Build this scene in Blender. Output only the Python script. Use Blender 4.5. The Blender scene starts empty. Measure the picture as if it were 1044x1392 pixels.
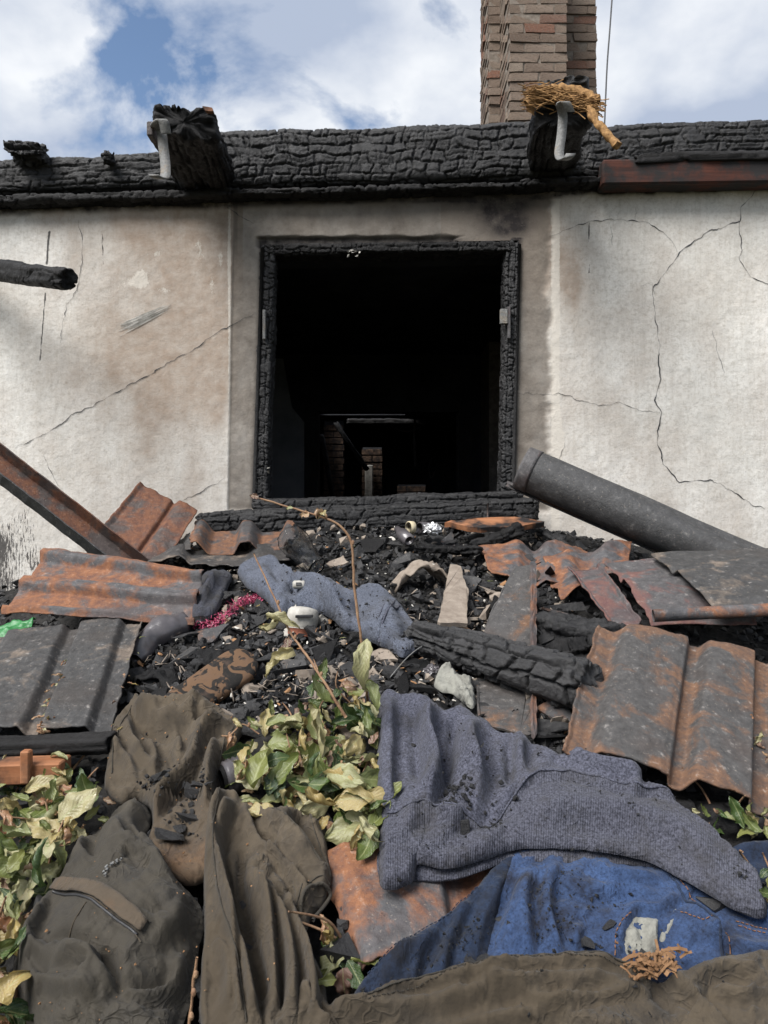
import bpy, bmesh, math, random
import numpy as np
from mathutils import Vector, Matrix
from mathutils.geometry import delaunay_2d_cdt

random.seed(7); RNG = np.random.default_rng(7)
scene = bpy.context.scene
COL = scene.collection
R = math.radians

# ------------------------------------------------------------------ camera
F = 1003.0                      # focal length in photo pixels (1044 x 1392)
CX, CY, CZ = 522.0, 696.0, 1.6
cam = bpy.data.cameras.new('camera'); cam_o = bpy.data.objects.new('camera', cam); COL.objects.link(cam_o)
cam_o.location = (0, 0, CZ); cam_o.rotation_euler = (R(90), 0, 0)
cam.sensor_fit = 'VERTICAL'; cam.sensor_height = 36.0; cam.lens = 36.0 * F / 1392.0
cam.clip_start = 0.02; cam.clip_end = 3000
cam.dof.use_dof = True; cam.dof.focus_distance = 2.3; cam.dof.aperture_fstop = 14.0
scene.camera = cam_o

# ------------------------------------------------------------------ sky + sun
SUN_EL, SUN_AZ = 50.0, 226.0    # azimuth clockwise from +y
world = bpy.data.worlds.new('World'); scene.world = world; world.use_nodes = True
nt = world.node_tree; nt.nodes.clear()
def wn(t): return nt.nodes.new(t)
out = wn('ShaderNodeOutputWorld'); bg = wn('ShaderNodeBackground')
sky = wn('ShaderNodeTexSky'); sky.sky_type = 'NISHITA'; sky.sun_disc = False
sky.sun_elevation = R(SUN_EL); sky.sun_rotation = R(SUN_AZ); sky.air_density = 1.0; sky.dust_density = 0.4
tc = wn('ShaderNodeTexCoord'); sep = wn('ShaderNodeSeparateXYZ'); nt.links.new(tc.outputs['Generated'], sep.inputs[0])
zc = wn('ShaderNodeMath'); zc.operation = 'MAXIMUM'; nt.links.new(sep.outputs[2], zc.inputs[0]); zc.inputs[1].default_value = 0.0
za = wn('ShaderNodeMath'); za.operation = 'ADD'; nt.links.new(zc.outputs[0], za.inputs[0]); za.inputs[1].default_value = 0.35
dx = wn('ShaderNodeMath'); dx.operation = 'DIVIDE'; nt.links.new(sep.outputs[0], dx.inputs[0]); nt.links.new(za.outputs[0], dx.inputs[1])
dy = wn('ShaderNodeMath'); dy.operation = 'DIVIDE'; nt.links.new(sep.outputs[1], dy.inputs[0]); nt.links.new(za.outputs[0], dy.inputs[1])
cmb = wn('ShaderNodeCombineXYZ'); nt.links.new(dx.outputs[0], cmb.inputs[0]); dyo = wn('ShaderNodeMath'); dyo.operation = 'ADD'; dyo.inputs[1].default_value = 0.26; nt.links.new(dy.outputs[0], dyo.inputs[0]); nt.links.new(dyo.outputs[0], cmb.inputs[1]); cmb.inputs[2].default_value = 13.1
n1 = wn('ShaderNodeTexNoise'); n1.inputs['Scale'].default_value = 3.4; n1.inputs['Detail'].default_value = 9; n1.inputs['Roughness'].default_value = 0.56
n1.inputs['Distortion'].default_value = 0.25; nt.links.new(cmb.outputs[0], n1.inputs['Vector'])
r1 = wn('ShaderNodeValToRGB'); r1.color_ramp.elements[0].position = 0.37; r1.color_ramp.elements[1].position = 0.47
nt.links.new(n1.outputs[0], r1.inputs[0])
n2 = wn('ShaderNodeTexNoise'); n2.inputs['Scale'].default_value = 4.3; n2.inputs['Detail'].default_value = 7; n2.inputs['Roughness'].default_value = 0.5
nt.links.new(cmb.outputs[0], n2.inputs['Vector'])
r2 = wn('ShaderNodeValToRGB')
r2.color_ramp.elements[0].position = 0.40; r2.color_ramp.elements[0].color = (0.175, 0.203, 0.258, 1)
r2.color_ramp.elements[1].position = 0.66; r2.color_ramp.elements[1].color = (0.355, 0.365, 0.38, 1)
nt.links.new(n2.outputs[0], r2.inputs[0])
sk = wn('ShaderNodeVectorMath'); sk.operation = 'SCALE'; sk.inputs['Scale'].default_value = 0.060
nt.links.new(sky.outputs[0], sk.inputs[0])
mx = wn('ShaderNodeMixRGB'); nt.links.new(r1.outputs[0], mx.inputs[0]); nt.links.new(sk.outputs[0], mx.inputs[1]); nt.links.new(r2.outputs[0], mx.inputs[2])
nt.links.new(mx.outputs[0], bg.inputs[0]); bg.inputs[1].default_value = 1.0
nt.links.new(bg.outputs[0], out.inputs[0])
sun = bpy.data.lights.new('sun', 'SUN'); sun.energy = 2.6; sun.angle = R(36); sun.color = (1.0, 0.97, 0.935)
sun_o = bpy.data.objects.new('sun', sun); COL.objects.link(sun_o); sun_o.location = (-3, -4, 9)
a = R(SUN_AZ); e = R(SUN_EL)
sd = Vector((math.sin(a) * math.cos(e), math.cos(a) * math.cos(e), math.sin(e)))
sun_o.rotation_euler = sd.to_track_quat('Z', 'Y').to_euler()
scene.view_settings.view_transform = 'Standard'; scene.view_settings.look = 'None'
scene.view_settings.exposure = 1.42; scene.view_settings.gamma = 1.0
scene.view_settings.use_curve_mapping = False

# ------------------------------------------------------------------ helpers
def U(px, py, d):
    return np.array([(px - CX) / F * d, d, CZ + (CY - py) / F * d])

def softplus(x, k=8.0): return np.log1p(np.exp(np.clip(k * x, -40, 40))) / k

def H0(x, y):
    x = np.asarray(x, float); y = np.asarray(y, float)
    z = 1.52 - 0.29 * (3.25 - np.minimum(y, 3.3))
    z = z - 0.20 * softplus(np.abs(x - 0.1) - 0.55) - 0.35 * softplus(np.abs(x) - 1.9, 5)
    z = z - 1.1 * softplus(0.86 - y, 9)
    return np.maximum(z, -0.02)

def surf_d(px, py, up=0.0):
    up = np.broadcast_to(np.asarray(up, float), np.atleast_1d(np.asarray(px, float)).shape) * 1.04
    px = np.atleast_1d(np.asarray(px, float)); py = np.atleast_1d(np.asarray(py, float))
    kx = (px - CX) / F; kz = (CY - py) / F
    lo = np.full(px.shape, 0.3); hi = np.full(px.shape, 3.45)
    ys = np.linspace(0.5, 3.45, 120); best = np.full(px.shape, 3.45); done = np.zeros(px.shape, bool)
    for y in ys:
        below = (CZ + kz * y) <= H0(kx * y, np.full(px.shape, y)) + up
        hit = below & ~done
        best[hit] = y; done |= below
    hi = best; lo = best - (ys[1] - ys[0])
    for _ in range(14):
        m = 0.5 * (lo + hi); b = (CZ + kz * m) <= H0(kx * m, m) + up
        hi = np.where(b, m, hi); lo = np.where(b, lo, m)
    return 0.5 * (lo + hi)

UPN = np.array([0, -0.278, 0.961])
def S(px, py, lift=0.0):
    d = surf_d(px, py); px = np.atleast_1d(np.asarray(px, float)); py = np.atleast_1d(np.asarray(py, float))
    P = np.stack([(px - CX) / F * d, d, CZ + (CY - py) / F * d], 1)
    return P + UPN * np.reshape(lift, (-1, 1))
def S1(px, py, lift=0.0): return S(px, py, lift)[0]
def SR(px, py, lift):
    """point that stands lift above the mound and is seen at this spot of the photograph"""
    d = surf_d(px, py, lift); px = np.atleast_1d(np.asarray(px, float)); py = np.atleast_1d(np.asarray(py, float))
    return np.stack([(px - CX) / F * d, d, CZ + (CY - py) / F * d], 1)

def _h(ix, iy, iz, s):
    n = (ix.astype(np.int64) * 374761393 + iy.astype(np.int64) * 668265263 + iz.astype(np.int64) * 2147483647 + s * 1274126177) & 0xffffffff
    n = ((n ^ (n >> 13)) * 1274126177) & 0xffffffff
    n = (n ^ (n >> 16)) & 0xffffffff
    n = (n * 2246822519) & 0xffffffff
    n = n ^ (n >> 15)
    return (n & 0xffffff) / float(0xffffff)
def vnoise(x, y, z=0.0, s=0):
    x = np.asarray(x, float); y = np.asarray(y, float) + 0 * x; z = np.asarray(z, float) + 0 * x
    xi = np.floor(x); yi = np.floor(y); zi = np.floor(z)
    fx = x - xi; fy = y - yi; fz = z - zi
    fx = fx * fx * (3 - 2 * fx); fy = fy * fy * (3 - 2 * fy); fz = fz * fz * (3 - 2 * fz)
    r = 0
    for a_ in (0, 1):
        for b_ in (0, 1):
            for c_ in (0, 1):
                w = (fx if a_ else 1 - fx) * (fy if b_ else 1 - fy) * (fz if c_ else 1 - fz)
                r = r + w * _h(xi + a_, yi + b_, zi + c_, s)
    return r * 2 - 1
def fbm(x, y, z=0.0, s=0, o=4):
    r = 0; A = 0.5; f = 1.0
    for i in range(o):
        r = r + A * vnoise(np.asarray(x) * f, np.asarray(y) * f, np.asarray(z) * f, s + i * 17); A *= 0.5; f *= 2.03
    return r
def sstep(a_, b_, x):
    t = np.clip((x - a_) / (b_ - a_), 0, 1); return t * t * (3 - 2 * t)
def cells(u, v, seed, jit=0.38, wrapv=0):
    """F1, F2, id of a row-offset jittered grid"""
    iu = np.floor(u); iv = np.floor(v)
    f1 = np.full(u.shape, 9.0); f2 = np.full(u.shape, 9.0); cid = np.zeros(u.shape)
    for a_ in (-2, -1, 0, 1, 2):
        for b_ in (-1, 0, 1):
            cv = iv + b_; cvw = np.mod(cv, wrapv) if wrapv else cv
            cu = iu + a_
            ou = 0.5 * np.mod(cvw, 2) + (_h(cu, cvw, 0 * cu, seed) - 0.5) * 2 * jit
            ov = 0.5 + (_h(cu, cvw, 0 * cu, seed + 5) - 0.5) * 2 * jit
            ddx = np.abs(u - (cu + 0.5 + ou)); ddy = np.abs(v - (cv + ov))
            d = (ddx ** 2.6 + ddy ** 2.6) ** (1 / 2.6)
            new = d < f1
            f2 = np.where(new, f1, np.minimum(f2, d))
            cid = np.where(new, _h(cu, cvw, 0 * cu, seed + 9), cid)
            f1 = np.where(new, d, f1)
    return f1, f2, cid

ORG = {}
def link(o, parent=None, loc=(0, 0, 0)):
    COL.objects.link(o)
    loc = np.array(loc, float)
    if parent is not None:
        o.parent = parent; o.location = tuple(loc - ORG[parent.name])
    else:
        o.location = tuple(loc)
    ORG[o.name] = loc
    return o
def tag(o, label, cat, group=None):
    o['label'] = label; o['category'] = cat
    if group: o['group'] = group
    return o
def thing(name, loc, label, cat, group=None):
    o = bpy.data.objects.new(name, None); o.empty_display_size = 0.05
    link(o, None, loc); tag(o, label, cat, group); return o
def mesh_data(name, V, faces, mat=None, smooth=True, uv=None, attrs=None):
    V = np.asarray(V, float); me = bpy.data.meshes.new(name)
    if isinstance(faces, np.ndarray):
        n, k = faces.shape
        me.vertices.add(len(V)); me.vertices.foreach_set('co', V.astype(np.float32).ravel())
        me.loops.add(n * k); me.loops.foreach_set('vertex_index', faces.astype(np.int32).ravel())
        me.polygons.add(n); me.polygons.foreach_set('loop_start', np.arange(0, n * k, k, dtype=np.int32))
        me.update(calc_edges=True)
    else:
        me.from_pydata(V.tolist(), [], [list(map(int, f)) for f in faces]); me.update()
    me.polygons.foreach_set('use_smooth', np.full(len(me.polygons), smooth))
    if uv is not None:
        ul = me.uv_layers.new(name='UVMap'); li = np.zeros(len(me.loops), np.int32); me.loops.foreach_get('vertex_index', li)
        ul.data.foreach_set('uv', np.asarray(uv, np.float32)[li].ravel())
    if attrs:
        for k_, arr in attrs.items():
            at = me.attributes.new(k_, 'FLOAT', 'POINT'); at.data.foreach_set('value', np.asarray(arr, np.float32))
    if mat is not None: me.materials.append(mat)
    me.validate(); return me
def mk(name, V, faces, mat, parent=None, smooth=True, uv=None, attrs=None):
    V = np.asarray(V, float)
    if parent is not None: org = ORG[parent.name]
    else:
        org = V.mean(0).copy(); org[2] = V[:, 2].min()
    o = bpy.data.objects.new(name, mesh_data(name, V - org, faces, mat, smooth, uv, attrs))
    link(o, parent, org); return o
def gridf(nu, nv, wrapv=False):
    i = np.arange(nu - 1)[:, None]; j = np.arange(nv if wrapv else nv - 1)[None, :]
    j2 = (j + 1) % nv
    f = np.stack([i * nv + j, (i + 1) * nv + j, (i + 1) * nv + j2, i * nv + j2], -1)
    return f.reshape(-1, 4)
def solid(o, t, off=0.0):
    m = o.modifiers.new('thick', 'SOLIDIFY'); m.thickness = t; m.offset = off; return o
def nrm(v): v = np.asarray(v, float); return v / (np.linalg.norm(v) + 1e-12)
def catmull(pts, n=8, closed=False):
    P = np.asarray(pts, float); out_ = []; N = len(P)
    for i in range(N if closed else N - 1):
        if closed: p0, p1, p2, p3 = P[(i - 1) % N], P[i], P[(i + 1) % N], P[(i + 2) % N]
        else: p0, p1, p2, p3 = P[max(i - 1, 0)], P[i], P[i + 1], P[min(i + 2, N - 1)]
        for t in np.linspace(0, 1, n, endpoint=False):
            out_.append(0.5 * ((2 * p1) + (-p0 + p2) * t + (2 * p0 - 5 * p1 + 4 * p2 - p3) * t * t + (-p0 + 3 * p1 - 3 * p2 + p3) * t ** 3))
    if not closed: out_.append(P[-1])
    return np.array(out_)
def resample(P, s, closed=False):
    P = np.asarray(P, float)
    if closed: P = np.vstack([P, P[:1]])
    L = np.r_[0, np.cumsum(np.linalg.norm(np.diff(P, axis=0), axis=1))]
    n = max(2, int(round(L[-1] / s)) + 1); t = np.linspace(0, L[-1], n)
    Q = np.stack([np.interp(t, L, P[:, k]) for k in range(P.shape[1])], 1)
    return Q[:-1] if closed else Q
def tube_v(path, rad, n=8, cap=True, noise=0.0, seed=0):
    P = np.asarray(path, float); m = len(P); rad = np.broadcast_to(np.asarray(rad, float), (m,))
    T = np.gradient(P, axis=0); T /= np.linalg.norm(T, axis=1)[:, None] + 1e-12
    up = np.array([0.3, 0.9, 0.3]); up = up / np.linalg.norm(up)
    V = []
    b = nrm(np.cross(T[0], up))
    for i in range(m):
        b = nrm(b - T[i] * np.dot(b, T[i])); c = np.cross(T[i], b)
        for k in range(n):
            th = 2 * math.pi * k / n
            V.append(P[i] + rad[i] * (b * math.cos(th) + c * math.sin(th)))
    V = np.array(V)
    if noise: V = V + noise * np.stack([vnoise(V[:, 0] * 60, V[:, 1] * 60, V[:, 2] * 60, seed + k) for k in range(3)], 1)
    f = gridf(m, n, True).tolist()
    if cap: f.append(list(range(n))[::-1]); f.append([(m - 1) * n + k for k in range(n)])
    return V, f
def tube(name, path, rad, mat, parent=None, n=8, noise=0.0, seed=0):
    V, f = tube_v(path, rad, n, True, noise, seed); return mk(name, V, f, mat, parent)
class MB:
    def __init__(s): s.V = []; s.F = []; s.n = 0
    def add(s, V, F_):
        s.V.append(np.asarray(V, float)); s.F += [[i + s.n for i in f] for f in F_]; s.n += len(V)
    def build(s, name, mat, parent=None, smooth=True): return mk(name, np.vstack(s.V), s.F, mat, parent, smooth)
def box_v(c, ax, ay, az, bev=0.0):
    """box centre c, half-axis vectors, chamfered"""
    c = np.asarray(c, float); ax = np.asarray(ax, float); ay = np.asarray(ay, float); az = np.asarray(az, float)
    if bev <= 0:
        V = [c + sx * ax + sy * ay + sz * az for sx in (-1, 1) for sy in (-1, 1) for sz in (-1, 1)]
        return np.array(V), [[0, 1, 3, 2], [4, 6, 7, 5], [0, 4, 5, 1], [2, 3, 7, 6], [0, 2, 6, 4], [1, 5, 7, 3]]
    bm = bmesh.new(); bmesh.ops.create_cube(bm, size=2)
    M = Matrix(((ax[0], ay[0], az[0], c[0]), (ax[1], ay[1], az[1], c[1]), (ax[2], ay[2], az[2], c[2]), (0, 0, 0, 1)))
    bmesh.ops.transform(bm, matrix=M, verts=bm.verts)
    bmesh.ops.bevel(bm, geom=bm.edges[:], offset=bev, segments=1, affect='EDGES')
    bm.verts.index_update(); V = np.array([v.co[:] for v in bm.verts]); f = [[v.index for v in fc.verts] for fc in bm.faces]
    bm.free(); return V, f
def boxm(name, lo, hi, mat, parent=None, bev=0.0):
    lo = np.array(lo, float); hi = np.array(hi, float); c = (lo + hi) / 2; h = (hi - lo) / 2
    V, f = box_v(c, (h[0], 0, 0), (0, h[1], 0), (0, 0, h[2]), bev)
    return mk(name, V, f, mat, parent, False)

# ------------------------------------------------------------------ materials
class NB:
    def __init__(s, name):
        s.m = bpy.data.materials.new(name); s.m.use_nodes = True; s.t = s.m.node_tree
        s.b = s.t.nodes['Principled BSDF']; s._c = None
    def n(s, t): return s.t.nodes.new(t)
    def l(s, a_, b_):
        if isinstance(a_, (int, float)): b_.default_value = a_
        elif isinstance(a_, tuple): b_.default_value = a_ if len(a_) == 4 else (*a_, 1)
        else: s.t.links.new(a_, b_)
    def co(s, kind='Object'):
        if s._c is None: s._c = s.n('ShaderNodeTexCoord')
        return s._c.outputs[kind]
    def mapped(s, scale, kind='Object', rot=(0, 0, 0)):
        mp = s.n('ShaderNodeMapping'); s.l(s.co(kind), mp.inputs[0]); mp.inputs['Scale'].default_value = scale; mp.inputs['Rotation'].default_value = rot
        return mp.outputs[0]
    def noise(s, scale, detail=6, rough=0.6, vec=None, dist=0.0):
        q = s.n('ShaderNodeTexNoise'); q.inputs['Scale'].default_value = scale; q.inputs['Detail'].default_value = detail
        q.inputs['Roughness'].default_value = rough; q.inputs['Distortion'].default_value = dist
        s.l(vec if vec is not None else s.co(), q.inputs['Vector']); return q.outputs[0]
    def vor(s, scale, vec=None, feat='F1'):
        q = s.n('ShaderNodeTexVoronoi'); q.feature = feat; q.inputs['Scale'].default_value = scale
        s.l(vec if vec is not None else s.co(), q.inputs['Vector']); return q.outputs[0]
    def ramp(s, f, stops):
        q = s.n('ShaderNodeValToRGB'); cr = q.color_ramp
        while len(cr.elements) < len(stops): cr.elements.new(0.5)
        for e_, (p, c) in zip(cr.elements, stops):
            e_.position = p; e_.color = (c, c, c, 1) if isinstance(c, (int, float)) else (*c, 1)
        s.l(f, q.inputs[0]); return q.outputs[0]
    def mix(s, f, a_, b_, mode='MIX'):
        q = s.n('ShaderNodeMixRGB'); q.blend_type = mode
        s.l(f, q.inputs[0]); s.l(a_, q.inputs[1]); s.l(b_, q.inputs[2]); return q.outputs[0]
    def math(s, op, a_, b_=0.0, clamp=False):
        q = s.n('ShaderNodeMath'); q.operation = op; q.use_clamp = clamp; s.l(a_, q.inputs[0]); s.l(b_, q.inputs[1]); return q.outputs[0]
    def attr(s, name):
        q = s.n('ShaderNodeAttribute'); q.attribute_name = name; return q.outputs['Fac']
    def rnd(s): return s.n('ShaderNodeObjectInfo').outputs['Random']
    def bump(s, h, strength=0.4, dist=0.01):
        q = s.n('ShaderNodeBump'); q.inputs['Strength'].default_value = strength; q.inputs['Distance'].default_value = dist
        s.l(h, q.inputs['Height']); s.l(q.outputs[0], s.b.inputs['Normal']); return s
    def done(s, col=None, rough=0.8, metal=0.0, spec=0.4):
        if col is not None: s.l(col, s.b.inputs['Base Color'])
        s.l(rough, s.b.inputs['Roughness']); s.l(metal, s.b.inputs['Metallic']); s.b.inputs['Specular IOR Level'].default_value = spec
        return s.m
M = {}
def m_char(name='char', lo=(0.006, 0.006, 0.007), hi=(0.0145, 0.0142, 0.0145), spec=0.42):
    b = NB(name); n = b.noise(38, 8, 0.65); g = b.noise(7, 4)
    c = b.mix(b.ramp(g, [(0.35, 0.0), (0.7, 1.0)]), lo, hi); c = b.mix(b.math('MULTIPLY', b.math('POWER', b.attr('cid'), 2.2), 0.75), c, tuple(x * 1.9 for x in hi)); c = b.mix(b.ramp(n, [(0.60, 0.0), (0.80, 0.35)]), c, (0.09, 0.088, 0.085))
    b.bump(b.noise(120, 6, 0.75), 0.7, 0.008)
    return b.done(c, b.ramp(n, [(0.3, 0.42), (0.7, 0.8)]), 0, spec)
M['char'] = m_char(); M['char_rubble'] = m_char('char_rubble', (0.008, 0.008, 0.009), (0.042, 0.041, 0.041), 0.5); M['char_dull'] = m_char('char_dull', (0.004, 0.004, 0.0045), (0.012, 0.0115, 0.0115), 0.2); M['char_gloss'] = m_char('char_gloss', (0.004, 0.004, 0.005), (0.011, 0.0105, 0.011), 0.7)
def m_metal(name, dark, orange, red, amt, pale=0.15, rough=(0.55, 0.9), sc=9, ew=0.16):
    """burnt painted steel: soot / rust / pale scale patches"""
    b = NB(name)
    v = b.mapped((1, 1, 1)); g = b.math('SUBTRACT', b.noise(sc * 0.75, 10, 0.66, v, 0.4), b.math('MULTIPLY', b.attr('edge'), ew)); h = b.noise(sc * 4.7, 8, 0.7); k = b.noise(sc * 0.45, 5, 0.55); f = b.noise(130, 5, 0.8)
    rust = b.mix(b.ramp(h, [(0.35, 0.0), (0.65, 1.0)]), red, orange)
    c = b.mix(b.ramp(g, [(amt - 0.05, 0.0), (amt + 0.05, 1.0)]), rust, b.mix(b.ramp(h, [(0.35, 0.0), (0.7, 1.0)]), dark, tuple(min(1, x * 2.0 + 0.01) for x in dark)))
    c = b.mix(b.ramp(k, [(0.52, 0.0), (0.70, 0.75)]), c, tuple(0.5 * x + 0.5 * y for x, y in zip(dark, red)))
    c = b.mix(b.ramp(h, [(0.60, 0.0), (0.80, pale)]), c, (0.42, 0.39, 0.36))
    c = b.mix(b.ramp(f, [(0.58, 0.0), (0.68, 0.7)]), c, tuple(x * 0.35 for x in dark))
    c = b.mix(b.ramp(f, [(0.30, 0.6), (0.40, 0.0)]), c, (0.40, 0.34, 0.28))
    b.bump(b.math('ADD', h, b.math('MULTIPLY', f, 0.8)), 0.55, 0.007)
    return b.done(c, b.ramp(g, [(0.3, rough[1]), (0.7, rough[0])]), 0.0, 0.45)
DK = (0.045, 0.044, 0.046)
M['rust_orange'] = m_metal('rust_orange', (0.045, 0.044, 0.046), (0.235, 0.098, 0.042), (0.105, 0.048, 0.033), 0.46, 0.5, ew=0.10, sc=8)
M['rust_tile'] = m_metal('rust_tile', (0.036, 0.034, 0.033), (0.165, 0.085, 0.045), (0.082, 0.05, 0.037), 0.44, 0.8, sc=10, ew=0.12)
M['rust_red'] = m_metal('rust_red', (0.04, 0.03, 0.027), (0.17, 0.07, 0.033), (0.085, 0.036, 0.025), 0.50, 0.2)
M['rust_brown'] = m_metal('rust_brown', (0.03, 0.029, 0.03), (0.19, 0.085, 0.038), (0.08, 0.044, 0.033), 0.42, 0.5)
M['rust_post'] = m_metal('rust_post', (0.036, 0.034, 0.033), (0.16, 0.08, 0.04), (0.075, 0.05, 0.038), 0.44, 0.7)
M['metal_dark'] = m_metal('metal_dark', (0.022, 0.0215, 0.0215), (0.17, 0.135, 0.105), (0.07, 0.055, 0.045), 0.39, 0.9, (0.40, 0.75), ew=0.07)
M['metal_mid'] = m_metal('metal_mid', (0.042, 0.040, 0.041), (0.14, 0.07, 0.055), (0.10, 0.047, 0.045), 0.40, 0.6, (0.45, 0.8))
M['gutter'] = m_metal('gutter', (0.026, 0.026, 0.0265), (0.10, 0.08, 0.062), (0.04, 0.034, 0.03), 0.32, 0.5, (0.42, 0.75), 6)
M['zinc'] = m_metal('zinc', (0.10, 0.10, 0.097), (0.22, 0.18, 0.13), (0.13, 0.11, 0.09), 0.40, 0.6, (0.4, 0.7), 25)
def m_plaster():
    b = NB('plaster')
    st = b.noise(1.0, 6, 0.6, b.mapped((16, 1, 1.6))); big = b.noise(2.3, 6, 0.6); md = b.noise(14, 8, 0.65); fine = b.noise(95, 5, 0.7)
    c = b.mix(b.ramp(big, [(0.3, 0.0), (0.7, 1.0)]), (0.58, 0.565, 0.525), (0.75, 0.735, 0.695))
    c = b.mix(b.ramp(st, [(0.46, 0.0), (0.72, 0.35)]), c, (0.45, 0.44, 0.41))
    c = b.mix(b.ramp(md, [(0.5, 0.0), (0.72, 0.5)]), c, (0.74, 0.72, 0.67)); c = b.mix(b.ramp(b.noise(1.0, 7, 0.72, b.mapped((75, 1, 7))), [(0.50, 0.0), (0.72, 0.36)]), c, (0.36, 0.335, 0.29)); c = b.mix(b.ramp(b.noise(48, 9, 0.8), [(0.48, 0.0), (0.62, 0.55)]), c, (0.36, 0.335, 0.29))
    tan = b.attr('tan'); ts = b.math('MULTIPLY', tan, b.ramp(b.math('ADD', b.math('MULTIPLY', md, 0.85), b.math('MULTIPLY', st, 0.15)), [(0.30, 0.65), (0.70, 1.05)]), True)
    c = b.mix(ts, c, (0.27, 0.205, 0.155))
    chip = b.math('GREATER_THAN', b.math('ADD', b.attr('chip'), b.math('MULTIPLY', b.noise(38, 10, 0.9, b.mapped((1.2, 1, 0.6))), 1.0)), 1.0)
    c = b.mix(b.math('MULTIPLY', chip, 0.8), c, (0.56, 0.52, 0.46))
    band = b.attr('band')
    c = b.mix(band, c, b.mix(b.ramp(md, [(0.35, 0.0), (0.7, 1.0)]), (0.10, 0.083, 0.068), (0.20, 0.175, 0.148)))
    so = b.math('MULTIPLY', b.attr('soot'), b.ramp(b.math('ADD', b.math('MULTIPLY', md, 0.6), b.math('MULTIPLY', big, 0.4)), [(0.3, 0.35), (0.6, 1.2)]), True)
    c = b.mix(so, c, (0.025, 0.022, 0.022))
    dn = b.noise(1.0, 7, 0.75, b.mapped((150, 1, 22)))
    dr = b.math('GREATER_THAN', b.math('ADD', b.attr('drip'), dn), 1.05)
    c = b.mix(b.math('MULTIPLY', dr, 0.9), c, (0.035, 0.033, 0.033))
    dots = b.ramp(fine, [(0.60, 0.0), (0.72, 0.5)]); c = b.mix(dots, c, (0.20, 0.17, 0.14))
    h = b.math('ADD', b.math('MULTIPLY', md, 0.3), b.math('ADD', b.math('MULTIPLY', fine, 0.7), b.math('MULTIPLY', chip, 0.25)))
    b.bump(h, 0.34, 0.011)
    return b.done(c, 0.92, 0, 0.2)
M['plaster'] = m_plaster()
def m_simple(name, a_, c_, sc=12, rough=0.85, bump=0.3, spec=0.3, bsc=60, metal=0.0, rnd=False, dist=0.006):
    b = NB(name); f = b.noise(sc, 7, 0.62); col = b.mix(b.ramp(f, [(0.3, 0.0), (0.7, 1.0)]), a_, c_)
    if rnd:
        hs = b.n('ShaderNodeHueSaturation'); b.l(b.math('ADD', b.math('MULTIPLY', b.rnd(), 0.8), 0.6), hs.inputs['Value']); b.l(col, hs.inputs['Color']); col = hs.outputs[0]
    b.bump(b.noise(bsc, 6, 0.65), bump, dist); return b.done(col, rough, metal, spec)
M['ash'] = m_simple('ash_ground', (0.008, 0.008, 0.008), (0.04, 0.038, 0.036), 30, 0.9, 0.9, 0.2, 90, dist=0.015)
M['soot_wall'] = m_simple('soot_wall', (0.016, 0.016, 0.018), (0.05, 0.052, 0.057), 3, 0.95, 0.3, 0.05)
M['soot_grey'] = m_simple('soot_grey', (0.16, 0.17, 0.19), (0.28, 0.29, 0.31), 3, 0.95, 0.3, 0.1)
M['soil'] = m_simple('soil', (0.05, 0.045, 0.03), (0.10, 0.10, 0.05), 3, 0.95, 0.6, 0.1)
M['mortar'] = m_simple('mortar', (0.12, 0.10, 0.082), (0.26, 0.225, 0.19), 25, 0.95, 0.8, 0.1, 70)
M['pale'] = m_simple('pale_fragment', (0.34, 0.31, 0.27), (0.60, 0.58, 0.53), 40, 0.9, 0.3, 0.2, rnd=True)
M['cement'] = m_simple('cement_board', (0.16, 0.13, 0.105), (0.27, 0.23, 0.19), 30, 0.95, 0.5, 0.15, 90)
M['chip'] = m_simple('wood_chip', (0.18, 0.09, 0.04), (0.36, 0.21, 0.11), 25, 0.85, 0.3, 0.2, rnd=True)
M['straw'] = m_simple('straw', (0.10, 0.05, 0.02), (0.36, 0.21, 0.085), 90, 0.8, 0.2, 0.2)
M['twig'] = m_simple('twig_bark', (0.16, 0.085, 0.05), (0.30, 0.19, 0.11), 60, 0.7, 0.4, 0.3, 200)
M['tinsel'] = m_simple('tinsel', (0.22, 0.02, 0.06), (0.50, 0.09, 0.17), 80, 0.35, 0.1, 0.6, rnd=False)
M['white'] = m_simple('white_plastic', (0.20, 0.19, 0.165), (0.46, 0.44, 0.40), 26, 0.5, 0.2, 0.4)
M['black'] = m_simple('black_plastic', (0.012, 0.012, 0.013), (0.03, 0.03, 0.032), 20, 0.5, 0.3, 0.5)
M['terracotta'] = m_simple('terracotta', (0.24, 0.08, 0.05), (0.33, 0.13, 0.08), 20)
M['cork'] = m_simple('cork_cap', (0.40, 0.34, 0.22), (0.55, 0.48, 0.34), 60, 0.7)
M['green'] = m_simple('green_tarp', (0.012, 0.11, 0.026), (0.03, 0.20, 0.055), 30, 0.45, 0.3, 0.5, 60)
M['foil'] = m_simple('foil', (0.35, 0.35, 0.36), (0.7, 0.7, 0.7), 50, 0.3, 0.5, 0.6, 80, 0.6)
M['melt'] = m_simple('melted_plastic', (0.03, 0.028, 0.03), (0.11, 0.10, 0.105), 9, 0.28, 0.3, 0.6, 25)
M['stitch'] = m_simple('stitch_thread', (0.13, 0.06, 0.03), (0.20, 0.10, 0.05), 60)
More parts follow.
